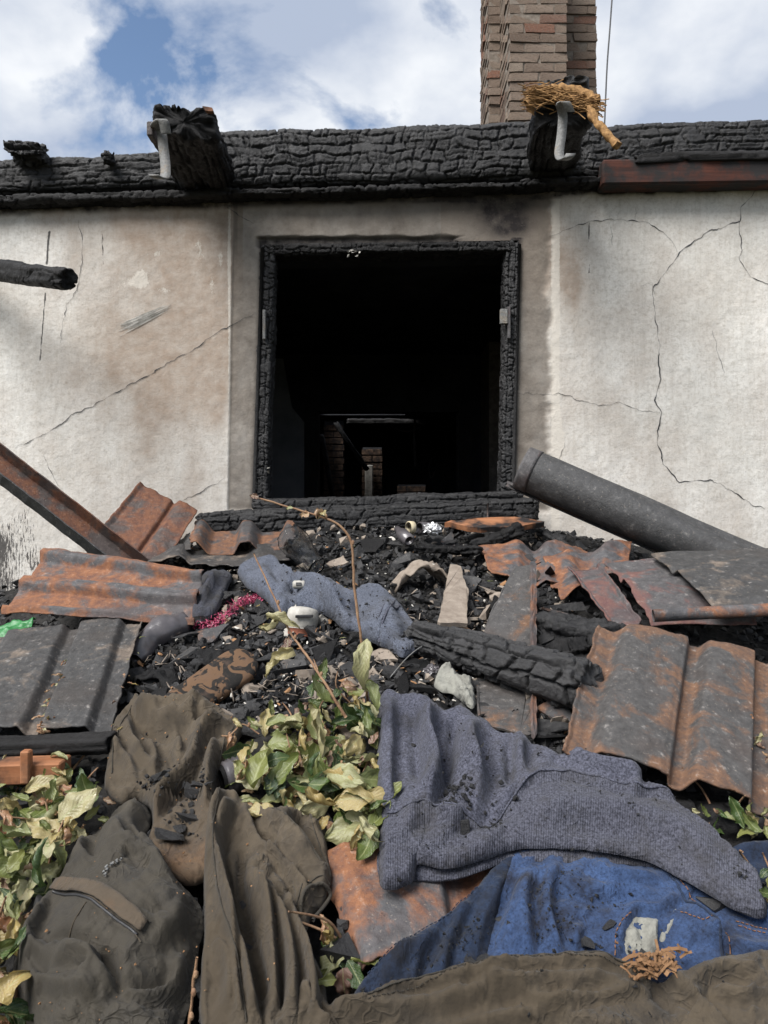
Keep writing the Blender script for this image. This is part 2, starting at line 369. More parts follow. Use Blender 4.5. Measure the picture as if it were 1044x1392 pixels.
def m_wood(name, a_, c_, burn, sc=(4, 40, 40)):
    b = NB(name); g = b.noise(1.0, 7, 0.6, b.mapped(sc)); w = b.noise(9, 6, 0.6)
    col = b.mix(b.ramp(g, [(0.3, 0.0), (0.7, 1.0)]), a_, c_); col = b.mix(b.ramp(w, [(burn - 0.08, 1.0), (burn + 0.08, 0.0)]), col, (0.018, 0.016, 0.016))
    b.bump(g, 0.4, 0.006); return b.done(col, 0.8, 0, 0.3)
M['wood_red'] = m_wood('wood_reddish', (0.03, 0.011, 0.008), (0.085, 0.027, 0.016), 0.51)
M['wood_orange'] = m_wood('wood_orange', (0.16, 0.075, 0.04), (0.34, 0.20, 0.12), 0.45)
M['wood_half'] = m_wood('wood_half_burnt', (0.20, 0.075, 0.03), (0.30, 0.14, 0.07), 0.52)
def m_brick():
    b = NB('chimney_brick'); f = b.noise(22, 7, 0.65); r = b.rnd()
    base = b.ramp(r, [(0.0, (0.13, 0.085, 0.062)), (0.25, (0.24, 0.18, 0.14)), (0.5, (0.19, 0.135, 0.10)), (0.75, (0.27, 0.215, 0.17)), (0.88, (0.22, 0.09, 0.055)), (1.0, (0.12, 0.095, 0.08))])
    c = b.mix(b.ramp(f, [(0.42, 0.0), (0.64, 0.8)]), base, (0.21, 0.18, 0.15))
    c = b.mix(b.ramp(b.noise(8, 6, 0.6), [(0.50, 0.0), (0.72, 0.8)]), c, (0.045, 0.04, 0.036))
    c = b.mix(b.ramp(b.noise(1.0, 7, 0.7, b.mapped((90, 90, 18))), [(0.62, 0.0), (0.70, 0.6)]), c, (0.52, 0.50, 0.45))
    b.bump(b.noise(45, 7, 0.7), 0.8, 0.012); return b.done(c, 0.95, 0, 0.1)
M['brick'] = m_brick()
def m_brick_soot():
    b = NB('sooty_brick'); f = b.noise(22, 7, 0.65)
    c = b.mix(b.ramp(f, [(0.4, 0.0), (0.7, 1.0)]), (0.02, 0.017, 0.016), (0.10, 0.065, 0.045)); b.bump(b.noise(45, 7, 0.7), 0.8, 0.012)
    return b.done(c, 0.95, 0, 0.1)
M['brick_soot'] = m_brick_soot()
def m_cloth(name, a_, c_, dirt=0.45, weave=900, heather=0.0, rib=False, dirtc=(0.03, 0.028, 0.026), scorch=None, rough=0.95, cre=1.0):
    b = NB(name); f = b.noise(5, 6, 0.6); w = b.noise(weave, 2, 0.5); d = b.noise(11, 9, 0.72); d2 = b.noise(60, 5, 0.7)
    c = b.mix(b.ramp(f, [(0.3, 0.0), (0.7, 1.0)]), a_, c_)
    if heather:
        hn = b.noise(210, 4, 0.85); c = b.mix(b.ramp(hn, [(0.44, 0.0), (0.62, heather)]), c, tuple(min(1, x * 2.6) for x in c_)); c = b.mix(b.ramp(hn, [(0.36, 0.6), (0.47, 0.0)]), c, tuple(x * 0.35 for x in a_))
    if scorch: c = b.mix(b.ramp(b.noise(4.0, 5, 0.6), [(0.52, 0.0), (0.72, 0.8)]), c, scorch)
    c = b.mix(b.ramp(d, [(dirt, 0.0), (dirt + 0.24, 0.9)]), c, dirtc)
    c = b.mix(b.ramp(d2, [(0.66, 0.0), (0.73, 0.85)]), c, tuple(x * 0.5 for x in dirtc))
    c = b.mix(b.ramp(d2, [(0.22, 0.5), (0.29, 0.0)]), c, (0.30, 0.26, 0.21))
    wv = b.n('ShaderNodeMixRGB'); wv.blend_type = 'ADD'; wv.inputs[0].default_value = 0.11; b.l(b.co(), wv.inputs[1]); nzc = b.n('ShaderNodeTexNoise'); nzc.inputs['Scale'].default_value = 14; b.l(b.co(), nzc.inputs['Vector']); b.l(nzc.outputs['Color'], wv.inputs[2])
    c1_ = b.ramp(b.vor(17, wv.outputs[0], 'DISTANCE_TO_EDGE'), [(0.0, 1.0), (0.16, 0.0)]); c2_ = b.ramp(b.vor(38, wv.outputs[0], 'DISTANCE_TO_EDGE'), [(0.0, 1.0), (0.14, 0.0)])
    msk_ = b.ramp(b.noise(9, 3), [(0.42, 0.0), (0.6, 1.0)])
    h = b.math('ADD', b.math('ADD', b.math('MULTIPLY', w, 0.3), b.math('MULTIPLY', b.noise(85, 5, 0.7), 0.6)), b.math('MULTIPLY', b.math('ADD', c1_, b.math('MULTIPLY', c2_, 0.6)), b.math('MULTIPLY', msk_, cre)))
    if rib:
        sp = b.n('ShaderNodeSeparateXYZ'); b.l(b.co('UV'), sp.inputs[0])
        rb = b.math('SINE', b.math('MULTIPLY', sp.outputs[0], rib)); h = b.math('ADD', h, b.math('MULTIPLY', rb, 0.20))
        c = b.mix(b.ramp(rb, [(0.0, 0.10), (0.6, 0.0)]), c, tuple(x * 0.5 for x in a_))
    b.bump(h, 0.6, 0.004)
    b.b.inputs['Sheen Weight'].default_value = 0.06; b.b.inputs['Sheen Roughness'].default_value = 0.5
    return b.done(c, rough, 0, 0.15)
M['fleece'] = m_cloth('heather_fleece', (0.0319, 0.0330, 0.0448), (0.0515, 0.0538, 0.0706), 0.50, 700, 0.6)
M['fleece_rib'] = m_cloth('heather_rib', (0.0314, 0.0325, 0.0431), (0.0504, 0.0521, 0.0661), 0.50, 700, 0.55, rib=1.9)
M['fleece_pale'] = m_cloth('pale_fleece', (0.0483, 0.0552, 0.0736), (0.0759, 0.0839, 0.1058), 0.50, 700, 0.35)
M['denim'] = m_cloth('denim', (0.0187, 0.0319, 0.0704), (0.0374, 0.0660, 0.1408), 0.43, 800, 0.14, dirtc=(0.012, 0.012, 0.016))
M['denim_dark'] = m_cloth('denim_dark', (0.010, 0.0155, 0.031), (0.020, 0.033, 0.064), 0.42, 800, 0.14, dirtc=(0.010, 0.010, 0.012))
M['olive'] = m_cloth('olive_cotton', (0.0409, 0.0323, 0.0224), (0.0820, 0.0658, 0.0472), 0.48, 900, 0.0, dirtc=(0.026, 0.023, 0.020))
M['olive_dark'] = m_cloth('olive_coated', (0.0254, 0.0224, 0.0175), (0.0531, 0.0459, 0.0350), 0.47, 900, 0.0, dirtc=(0.022, 0.021, 0.020), rough=0.68)
M['olive_brown'] = m_cloth('scorched_cotton', (0.0567, 0.0439, 0.0313), (0.0831, 0.0645, 0.0459), 0.50, 900, 0.0, scorch=(0.13, 0.07, 0.036))
M['lining'] = m_cloth('pocket_lining', (0.18, 0.178, 0.155), (0.29, 0.288, 0.255), 0.46, 800)
M['sleeve_dark'] = m_cloth('sooty_fleece', (0.0240, 0.0255, 0.0345), (0.0413, 0.0435, 0.0555), 0.42, 700, 0.3)
def m_leopard():
    b = NB('leopard_print'); v = b.noise(22, 3, 0.5, None, 1.2)
    c = b.mix(b.ramp(v, [(0.50, 0.0), (0.53, 1.0)]), (0.105, 0.062, 0.036), (0.014, 0.013, 0.012)); c = b.mix(b.ramp(b.noise(50, 6), [(0.5, 0.0), (0.8, 0.6)]), c, (0.09, 0.06, 0.045))
    b.bump(b.noise(90, 5), 0.4, 0.004); return b.done(c, 0.85, 0, 0.2)
M['leopard'] = m_leopard()
def m_leaf(name, stops, scorch=0.5):
    b = NB(name); r = b.rnd(); n = b.noise(55, 5, 0.6)
    base = b.ramp(r, stops); c = b.mix(b.ramp(n, [(scorch, 0.0), (scorch + 0.14, 0.8)]), base, (0.16, 0.10, 0.055))
    c = b.mix(b.ramp(b.noise(90, 5), [(0.33, 0.35), (0.46, 0.0)]), c, (0.36, 0.35, 0.20))
    sp = b.n('ShaderNodeSeparateXYZ'); b.l(b.co('UV'), sp.inputs[0])
    mid = b.math('ABSOLUTE', b.math('SUBTRACT', sp.outputs[1], 0.5))
    c = b.mix(b.ramp(mid, [(0.0, 0.55), (0.05, 0.0)]), c, (0.34, 0.36, 0.17))
    vein = b.math('SINE', b.math('MULTIPLY', b.math('SUBTRACT', sp.outputs[0], b.math('MULTIPLY', mid, 0.7)), 62.0))
    b.bump(b.math('ADD', b.math('MULTIPLY', vein, 0.3), b.noise(130, 4)), 0.35, 0.003)
    b.b.inputs['Subsurface Weight'].default_value = 0.0
    m = b.done(c, 0.24, 0, 0.55)
    tr = b.n('ShaderNodeBsdfTranslucent'); b.l(c, tr.inputs[0]); ms = b.n('ShaderNodeMixShader'); ms.inputs[0].default_value = 0.22
    o_ = b.t.nodes['Material Output']; b.t.links.new(b.b.outputs[0], ms.inputs[1]); b.t.links.new(tr.outputs[0], ms.inputs[2]); b.t.links.new(ms.outputs[0], o_.inputs[0])
    return m
M['leaf_green'] = m_leaf('leaf_green', [(0.0, (0.014, 0.042, 0.014)), (0.3, (0.04, 0.08, 0.018)), (0.6, (0.10, 0.13, 0.03)), (1.0, (0.17, 0.18, 0.05))], 0.56)
M['leaf_pale'] = m_leaf('leaf_pale', [(0.0, (0.16, 0.19, 0.065)), (0.5, (0.34, 0.32, 0.18)), (1.0, (0.33, 0.24, 0.08))], 0.54)
M['leaf_dry'] = m_leaf('leaf_dry', [(0.0, (0.26, 0.12, 0.06)), (0.5, (0.34, 0.22, 0.13)), (1.0, (0.16, 0.09, 0.07))], 0.6)
def m_clear():
    b = NB('clear_plastic'); b.b.inputs['Transmission Weight'].default_value = 1.0; b.b.inputs['IOR'].default_value = 1.18
    b.bump(b.noise(22, 4, 0.5), 0.35, 0.01); return b.done((0.95, 0.95, 0.94), 0.04, 0, 0.9)
M['clear'] = m_clear()

# ------------------------------------------------------------------ shape builders
def char_beam(name, A, B, w, h, mat, parent=None, cell=0.05, depth=0.012, seed=1, up=(0, 0, 1), res=0.006, taper=(1, 1), wob=0.01, ragged=0.03, cap=True, rnd_=0.35, cellv=None, jit=0.36, crk=0.18):
    A = np.asarray(A, float); B = np.asarray(B, float); L = np.linalg.norm(B - A); t = (B - A) / L
    side = nrm(np.cross(t, up)); upv = np.cross(side, t)
    nu = max(8, int(L / res)); per = 2 * (w + h) * 0.93; nv = max(16, int(per / res))
    s = np.linspace(0, 1, nu); th = np.arange(nv) / nv
    # rounded rectangle by superellipse
    an = 2 * math.pi * th; ex = rnd_
    cxs = np.sign(np.cos(an)) * np.abs(np.cos(an)) ** ex; cys = np.sign(np.sin(an)) * np.abs(np.sin(an)) ** ex
    # even perimeter
    pp = np.stack([cxs * w / 2, cys * h / 2], 1); pc = np.vstack([pp, pp[:1]]); l = np.r_[0, np.cumsum(np.linalg.norm(np.diff(pc, axis=0), axis=1))]
    q = np.linspace(0, l[-1], nv, endpoint=False); X = np.interp(q, l, pc[:, 0]); Y = np.interp(q, l, pc[:, 1])
    Sg, Qg = np.meshgrid(s * L, q, indexing='ij')
    cv = cellv or cell; ncv = max(2, 2 * int(round(l[-1] / cv / 2)))
    uu = Sg / cell + 0.35 * fbm(Sg / cell * 0.7, Qg / cv * 0.7, 3.3, seed) ; vv = Qg / l[-1] * ncv
    vv = vv + 0.3 * vnoise(Sg / cell * 0.6, np.cos(Qg / l[-1] * 6.283) * 2, np.sin(Qg / l[-1] * 6.283) * 2, seed + 3)
    def crackfield(k, sd):
        n2 = ncv * k; vm = np.mod(vv * k + 0.16 * fbm(Sg / cell * 3 * k, Qg / cv * 3, 2, sd + 60, 2), n2); row = np.floor(vm); fv = vm - row
        u2 = uu * k + 7.3 * _h(row, row * 0, row * 0, sd + 41) + 0.14 * fbm(Sg / cell * 3 * k, Qg / cv * 3 * k, 8, sd + 61, 2)
        du = np.full(u2.shape, 9.0); lo_c = np.full(u2.shape, -1e9); cidk = np.zeros(u2.shape)
        for a_ in (-2, -1, 0, 1, 2):
            kk = np.floor(u2) + a_; cc = kk + 0.5 + jit * 2 * (_h(kk, row, row * 0, sd + 42) - 0.5) + (fv - 0.5) * (_h(kk, row, row * 0, sd + 43) - 0.5)
            cc = np.where(_h(kk, row, row * 0, sd + 44) < 0.2, 1e8, cc)
            du = np.minimum(du, np.abs(u2 - cc)); hit = (cc <= u2) & (cc > lo_c); cidk = np.where(hit, kk, cidk); lo_c = np.where(hit, cc, lo_c)
        cid = _h(cidk, row, row * 0, sd + 45); t1 = _h(cidk, row, row * 0, sd + 46) - 0.5; t2 = _h(cidk, row, row * 0, sd + 47) - 0.5
        dvm = np.minimum(fv, 1 - fv) * l[-1] / n2; dum = du * cell / k
        vis = crk + (1 - crk) * sstep(-0.25, 0.25, vnoise(Sg / cell * 0.9 * k, Qg / cv * 0.6 * k, 0, sd + 48)); visu = max(0.35, crk) + (1 - max(0.35, crk)) * sstep(-0.3, 0.2, vnoise(Sg / cell * 0.8 * k, Qg / cv * 0.8 * k, 5, sd + 49))
        gw = min(0.008, 0.17 * cv / k)
        g1 = np.minimum(1 - vis * (1 - sstep(0, gw, dvm)), 1 - visu * (1 - sstep(0, gw, dum)))
        return g1, cid, t1 * np.clip(u2 - np.maximum(lo_c, u2 - 2) - 0.5, -1, 1) + t2 * (fv - 0.5)
    gA, cid, tilt = crackfield(1, seed); gB, cB, _t = crackfield(2, seed + 100)
    gr = gA - 0.38 * (1 - gB) * sstep(-0.2, 0.3, vnoise(Sg * 6, Qg * 6, 3, seed + 70))
    big = fbm(Sg * 4, np.cos(Qg / l[-1] * 6.283) * 1.5, np.sin(Qg / l[-1] * 6.283) * 1.5, seed + 7)
    disp = 1.7 * depth * (gr - 1) + depth * 0.6 * (cid - 0.6) + depth * 0.25 * (cB - 0.5) + depth * 0.8 * tilt + wob * 1.2 * big + 0.0022 * fbm(Sg * 90, Qg * 90, 0, seed + 11, 3)
    nx = np.gradient(Y); ny = -np.gradient(X); nl = np.hypot(nx, ny) + 1e-9; nx /= nl; ny /= nl
    if (nx * X + ny * Y).sum() < 0: nx, ny = -nx, -ny
    tp = (taper[0] + (taper[1] - taper[0]) * s)[:, None]
    px = X[None] * tp + nx[None] * disp; py = Y[None] * tp + ny[None] * disp
    cx_ = wob * fbm(s * L * 2, 0 * s, 1.0, seed + 20)[:, None]; cy_ = wob * fbm(s * L * 2, 0 * s, 5.0, seed + 21)[:, None]
    al = Sg.copy()
    k = 1 - np.minimum(s, 1 - s) * L / (ragged * 2 + 1e-6)
    k = np.clip(k, 0, 1)[:, None]
    al = al + np.where(s[:, None] < 0.5, 1, -1) * k * ragged * (0.5 + 0.5 * vnoise(X[None] * 50 + 0 * al, Y[None] * 50 + 0 * al, np.where(s[:, None] < 0.5, 0, 9.5) + 0 * al, seed + 31))
    sh = 1 - 0.12 * k ** 3; px = px * sh; py = py * sh
    V = A + al[..., None] * t + (px + cx_)[..., None] * side + (py + cy_)[..., None] * upv
    V = V.reshape(-1, 3); f = gridf(nu, nv, True).tolist()
    if cap:
        for ring, rev in ((0, True), (nu - 1, False)):
            base = ring * nv; prev = list(range(base, base + nv)); c = V[base:base + nv].mean(0)
            for j, sc in enumerate((0.86, 0.7, 0.54, 0.38, 0.22, 0.1)):
                smr = np.mean([np.roll(V[base:base + nv], q_, 0) for q_ in range(-14, 15)], axis=0); rr = c + ((1 - min(1, 1.6 * (1 - sc))) * V[base:base + nv] + min(1, 1.6 * (1 - sc)) * smr - c) * sc; rr = rr + t * (0.035 * fbm(rr[:, 0] * 28, rr[:, 1] * 28, rr[:, 2] * 28, seed + 80, 4))[:, None]
                off = len(V); V = np.vstack([V, rr]); cur = list(range(off, off + nv))
                for i in range(nv):
                    qd = [prev[i], prev[(i + 1) % nv], cur[(i + 1) % nv], cur[i]]; f.append(qd if rev else qd[::-1])
                prev = cur
            V = np.vstack([V, c[None]]); ci = len(V) - 1
            for i in range(nv):
                tr = [prev[i], prev[(i + 1) % nv], ci]; f.append(tr if rev else tr[::-1])
    ca_ = np.zeros(len(V)); ca_[:nu * nv] = (cid * (0.35 + 0.65 * gr)).ravel()
    return mk(name, V, f, mat, parent, True, attrs={'cid': ca_})

def panel(name, P00, P10, P11, P01, prof, mat, parent=None, thick=0.004, nu=90, nv=24, warp=0.006, rag=0.004, seed=3, curl=0.0, bite=0.0):
    """sheet: u across the ribs (P00->P10), v along them (P00->P01); prof = [(u, height)]"""
    P00, P10, P11, P01 = [np.asarray(p, float) for p in (P00, P10, P11, P01)]
    u = np.linspace(0, 1, nu); v = np.linspace(0, 1, nv); Ug, Vg = np.meshgrid(u, v, indexing='ij')
    lu = np.linalg.norm(P10 - P00); lv = np.linalg.norm(P01 - P00)
    wob = rag * fbm(Ug * lu * 25, 0 * Ug, np.where(Vg < 0.5, 0.0, 7.7), seed + 1) / lv
    Vr = Vg + wob * sstep(0.75, 1.0, np.abs(Vg - 0.5) * 2) * 2
    if bite: Vr = Vr + bite * sstep(0.8, 1.0, np.abs(Vg - 0.5) * 2) * np.sign(0.5 - Vg) * sstep(0.1, 0.5, fbm(Ug * 5, Vg * 0.5, 2.2, seed + 4))
    Ur = Ug + rag / lu * 2 * fbm(Vg * lv * 25, 0 * Vg, np.where(Ug < 0.5, 0.0, 7.7), seed + 2) * sstep(0.85, 1.0, np.abs(Ug - 0.5) * 2)
    W = lambda a_: a_[..., None]
    B = W((1 - Ur) * (1 - Vr)) * P00 + W(Ur * (1 - Vr)) * P10 + W(Ur * Vr) * P11 + W((1 - Ur) * Vr) * P01
    n = nrm(np.cross(P10 - P00, P01 - P00))
    if n[1] * -0.6 + n[2] * 0.8 < 0: n = -n
    ps = np.array([p[0] for p in prof]); ph = np.array([p[1] for p in prof])
    idx = np.clip(np.searchsorted(ps, u, 'right') - 1, 0, len(ps) - 2); tt = np.clip((u - ps[idx]) / (ps[idx + 1] - ps[idx]), 0, 1); tt = tt * tt * (3 - 2 * tt)
    hgt = ph[idx] + (ph[idx + 1] - ph[idx]) * tt
    D = W(np.ones_like(Vg)) * 0
    hh = hgt[:, None] + warp * fbm(Ug * lu * 6, Vg * lv * 6, 0, seed, 4) * 2 + 0.0012 * fbm(Ug * lu * 60, Vg * lv * 60, 0, seed + 8, 3) + curl * (2 * Vg - 1) ** 2
    V = B + W(hh) * n
    ed = np.maximum(sstep(0.80, 1.0, np.abs(Vg - 0.5) * 2), 0.8 * sstep(0.9, 1.0, np.abs(Ug - 0.5) * 2)); rng_ = max(ph.max() - ph.min(), 1e-4)
    ed = np.maximum(ed, 0.75 * (1 - sstep(0.0, 0.6, (hgt[:, None] - ph.min()) / rng_) + 0 * Vg))
    o = mk(name, V.reshape(-1, 3), gridf(nu, nv), mat, parent, True, attrs={'edge': ed.ravel()})
    solid(o, thick, 0); return o

def plate(name, poly, mat, parent=None, thick=0.012, rough=0.002, seed=1, smooth=False):
    """thin slab from 3-D polygon points (roughly planar)"""
    P = resample(np.asarray(poly, float), 0.02, True); c = P.mean(0)
    nn = np.zeros(3)
    for i in range(len(P)): nn += np.cross(P[i] - c, P[(i + 1) % len(P)] - c)
    nn = nrm(nn)
    if nn[1] > 0: nn = -nn; P = P[::-1]
    P = P + rough * 2 * np.stack([vnoise(P[:, 0] * 40, P[:, 1] * 40, P[:, 2] * 40, seed + k) for k in range(3)], 1)
    n = len(P); V = np.vstack([P + nn * thick / 2, c + (P - c) * 0.97 + nn * thick / 2 * 1.15, P - nn * thick / 2]); f = []
    for i in range(n):
        j = (i + 1) % n; f.append([i, j, n + j, n + i]); f.append([2 * n + i, 2 * n + j, j, i])
    f.append([n + i for i in range(n)]); f.append([2 * n + i for i in range(n)][::-1])
    return mk(name, V, f, mat, parent, smooth)

def chunk_pool(n, seed, flat=(1, 1, 1), pts=11):
    rr = np.random.default_rng(seed); pool = []
    for i in range(n):
        P = rr.uniform(-1, 1, (pts, 3)); P = P / np.maximum(np.abs(P).max(1)[:, None], 0.55) * rr.uniform(0.75, 1, (pts, 1)) * np.array(flat)
        bm = bmesh.new(); [bm.verts.new(p) for p in P]
        r_ = bmesh.ops.convex_hull(bm, input=bm.verts[:])
        for v in [v for v in bm.verts if not v.link_faces]: bm.verts.remove(v)
        bm.verts.index_update(); pool.append((np.array([v.co[:] for v in bm.verts]), [[v.index for v in fc.verts] for fc in bm.faces])); bm.free()
    return pool
CH = chunk_pool(14, 5); CHF = chunk_pool(12, 6, (1, 0.7, 0.22)); CHL = chunk_pool(8, 8, (1, 0.3, 0.16))
def scatter(name, P, sizes, pool, mat, seed, parent=None, normals=None, smooth=False):
    rr = np.random.default_rng(seed); mb = MB()
    for i, p in enumerate(P):
        V, f = pool[rr.integers(len(pool))]
        a1 = rr.uniform(0, 6.283); tl = rr.normal(0, 0.45, 2)
        Rm = np.array(Matrix.Rotation(a1, 3, 'Z')); Rm = np.array(Matrix.Rotation(tl[0] + 0.28 * 0 + 0.28, 3, 'X')) @ np.array(Matrix.Rotation(tl[1], 3, 'Y')) @ Rm
        mb.add((V * sizes[i]) @ Rm.T + p, f)
    o = mb.build(name, mat, parent, smooth); o['kind'] = 'stuff'; return o

def in_poly(px, py, poly):
    px = np.asarray(px); py = np.asarray(py); poly = np.asarray(poly, float); r = np.zeros(px.shape, bool); j = len(poly) - 1
    for i in range(len(poly)):
        xi, yi = poly[i]; xj, yj = poly[j]
        c = ((yi > py) != (yj > py)) & (px < (xj - xi) * (py - yi) / (yj - yi + 1e-12) + xi)
        r ^= c; j = i
    return r
def dist_line(px, py, line, closed=False):
    L = np.asarray(line, float); d = np.full(np.shape(px), 1e9)
    n = len(L) if closed else len(L) - 1
    for i in range(n):
        a_, b_ = L[i], L[(i + 1) % len(L)]; ab = b_ - a_; t = np.clip(((px - a_[0]) * ab[0] + (py - a_[1]) * ab[1]) / (ab @ ab + 1e-9), 0, 1)
        d = np.minimum(d, np.hypot(px - a_[0] - t * ab[0], py - a_[1] - t * ab[1]))
    return d

# ================================================================== GROUND, MOUND
gx = np.linspace(-150, 150, 61); GX, GY = np.meshgrid(gx, gx, indexing='ij')
gz = 0.25 * fbm(GX * 0.05, GY * 0.05, 0, 3) * sstep(12, 40, np.hypot(GX, GY - 3))
o = mk('ground', np.stack([GX, GY, gz - 0.01], -1).reshape(-1, 3), gridf(61, 61), M['soil']); o['kind'] = 'structure'
mxs = np.linspace(-3.0, 3.0, 400); mys = np.linspace(0.02, 3.49, 260); MX, MY = np.meshgrid(mxs, mys, indexing='ij')
MZ = H0(MX, MY); MZ = MZ + (MZ > 0.0) * (0.035 * fbm(MX * 7, MY * 7, 0, 40) + 0.02 * np.abs(fbm(MX * 25, MY * 25, 0, 41)) - 0.012)
MZ = MZ - 0.05 * sstep(1.75, 1.2, MY)
o = mk('debris_mound', np.stack([MX, MY, MZ], -1).reshape(-1, 3), gridf(400, 260), M['ash']); o['kind'] = 'structure'

# ================================================================== HOUSE
WY = 3.5
house = thing('burnt_house', (0, WY, 0), 'fire-gutted house with stained plaster wall, empty window opening and brick chimney', 'house')
def wpx(x, z): return CX + x / WY * F, CY - (z - CZ) / WY * F
def ptx(px, d=WY): return (px - CX) / F * d
def ptz(py, d=WY): return CZ + (CY - py) / F * d
BANDL, BANDR = 317, 747
def band_mask(px, py):
    l_ = BANDL - (py - 290) * 0.018; r_ = BANDR + 4 * vnoise(py * 0.03, 0 * py, 0, 91) + 5 * fbm(py * 0.12, 0 * py, 4, 92)
    m = sstep(-1.5, 1.5, px - l_) * sstep(6, -6, px - r_ - 4 * fbm(px * .1, py * .1, 0, 93))
    return m * sstep(700, 690, py) * sstep(254, 262, py)
def wall_y(px, py):
    b_ = band_mask(px, py)
    y = WY + 0.007 * b_ + 0.004 * fbm(px * 0.012, py * 0.012, 0, 12) + 0.0016 * fbm(px * 0.11, py * 0.11, 0, 13)
    lip = sstep(318 + 4 * fbm(px * 0.05, 0 * px, 0, 77), 324, py) * sstep(345, 352, px) * sstep(628 + 10 * vnoise(py * .2, 0 * py, 0, 5), 616, px) * (py < 336)
    return y + 0.018 * lip
tl = (357, 332); tr_ = (705, 326); br = (692, 684); bl = (345, 688)
def topz(x): return ptz(267.5) + 0.0333 * x
xs_far = np.linspace(-4.2, -1.95, 14)[:-1]; xs_r = np.linspace(1.95, 4.4, 14)[1:]
nL, nM, nR = 270, 240, 250
ss = np.r_[xs_far, np.linspace(-1.95, 0, nL)[:-1], np.linspace(0, 1, nM)[:-1] + 10, np.linspace(0, 1.95, nR) + 20, xs_r + 18.05 + 1.95]
nB, nM2, nT = 120, 240, 60
tt_ = np.r_[np.linspace(0, 1.0, 12)[:-1], np.linspace(1.0, 2, nB)[:-1], np.linspace(0, 1, nM2)[:-1] + 10, np.linspace(0, 1, nT) + 20]
ncs = len(ss); nct = len(tt_)
VW = np.zeros((ncs, nct, 3)); keep = np.ones((ncs - 1, nct - 1), bool)
ic0 = len(xs_far) + nL - 1; ic1 = ic0 + nM - 1; it0 = 11 + nB - 1; it1 = it0 + nM2 - 1
zb = ptz(686); zt = ptz(329)
rows_t = np.zeros(nct)
for j in range(nct):
    t = tt_[j]
    if t >= 20: f_ = 1.0; zj = None; q = t - 20
    elif t >= 10: f_ = t - 10
    else: f_ = 0.0
    xL = ptx(bl[0] + (tl[0] - bl[0]) * f_); xR = ptx(br[0] + (tr_[0] - br[0]) * f_)
    x = np.where(ss >= 20, xR + (ss - 20) * (4.4 - xR) / (4.4 - 0.0) if False else ss, ss).astype(float)
    # left block: -1.95..0 -> -1.95..xL ; far left unchanged ; mid ; right
    x = np.empty(ncs); x[:len(xs_far)] = xs_far
    k = np.arange(nL - 1) / (nL - 1); x[len(xs_far):ic0] = -1.95 + (xL + 1.95) * k
    k = np.arange(nM - 1) / (nM - 1); x[ic0:ic1] = xL + (xR - xL) * k
    k = np.arange(nR) / (nR - 1); x[ic1:ic1 + nR] = xR + (1.95 - xR) * k
    x[ic1 + nR:] = xs_r
    wz = np.clip((x - ptx(345)) / (ptx(700) - ptx(345)), 0, 1)
    zbot = ptz(bl[1]) + (ptz(br[1]) - ptz(bl[1])) * wz; ztop_ = ptz(tl[1]) + (ptz(tr_[1]) - ptz(tl[1])) * wz
    if t >= 20: z = ztop_ + (topz(x) - ztop_) * (t - 20)
    elif t >= 10: z = zbot + (ztop_ - zbot) * (t - 10)
    elif t <= 1.0: z = 0 * x + t * 1.0
    else: z = 1.0 + (zbot - 1.0) * (t - 1)
    VW[:, j, 0] = x; VW[:, j, 2] = z
PXW, PYW = wpx(VW[..., 0], VW[..., 2]); VW[..., 1] = wall_y(PXW, PYW)
fw = gridf(ncs, nct).reshape(ncs - 1, nct - 1, 4); keep[ic0:ic1, it0:it1] = False
fw = fw[keep][:, ::-1]
px, py = PXW.ravel(), PYW.ravel()
nlow = fbm(px * 0.01, py * 0.008, 0, 21); nmd = fbm(px * 0.03, py * 0.02, 0, 22)
band = band_mask(px, py)
band = np.maximum(band, sstep(275, 262, py + 5 * nmd) * sstep(300, 340, px) * sstep(740, 700, px)) * (0.85 + 0.15 * nmd)
tan = sstep(20, 250, px) * sstep(330, 300, px) * (1.05 - 0.55 * sstep(320, 700, py)) + 0.55 * sstep(200, 330, px) * (px < 330) * sstep(480, 300, py)
tan = tan + 0.5 * sstep(330, 280, py) * (px < 330) + 0.45 * sstep(800, 745, px) * (px > 600) * sstep(460, 330, py) * 1.2 + 0.18 * sstep(1050, 740, px) * (px > 600)
tan = tan + 0.9 * np.exp(-((px - 777) / 14) ** 2 - ((py - 380) / 45) ** 2) + 0.22
tan = np.clip(tan * (0.95 + 0.7 * nlow) + 0.3 * nmd, 0, 0.95)
chip = 0.75 * np.exp(-((px - 755) / 9) ** 2) * (py > 270) + 0.6 * np.exp(-((px - 312) / 4) ** 2)
for (cx_, cy_, sx_, sy_, am) in ((215, 345, 22, 10, .42), (170, 385, 40, 12, .38), (192, 372, 14, 22, .42), (272, 348, 12, 30, .42), (288, 395, 10, 34, .42), (225, 395, 18, 9, .42), (300, 350, 8, 30, .42), (240, 330, 30, 8, .34), (140, 400, 30, 10, .34), (770, 600, 12, 40, .36), (790, 430, 25, 12, .3), (330, 500, 8, 60, .3)):
    chip = chip + (am + 0.07) * np.exp(-((px - cx_) / sx_) ** 2 - ((py - cy_) / sy_) ** 2)
chip = chip + 0.5 * np.exp(-((py - 266) / 5) ** 2) * (px > 330)
soot = 1.3 * np.exp(-((px - 688) / 36) ** 2 - ((py - 298) / 26) ** 2) + 0.28 * sstep(420, 300, py) * sstep(230, 320, px) * (px < 322) + 0.75 * sstep(BANDL, 357, px) * sstep(357, 340, px) * 0  # first term only darkens a patch at the window's upper right corner
lip = sstep(317, 323, py) * sstep(345, 356, px) * sstep(640, 612, px) * (py < 337)
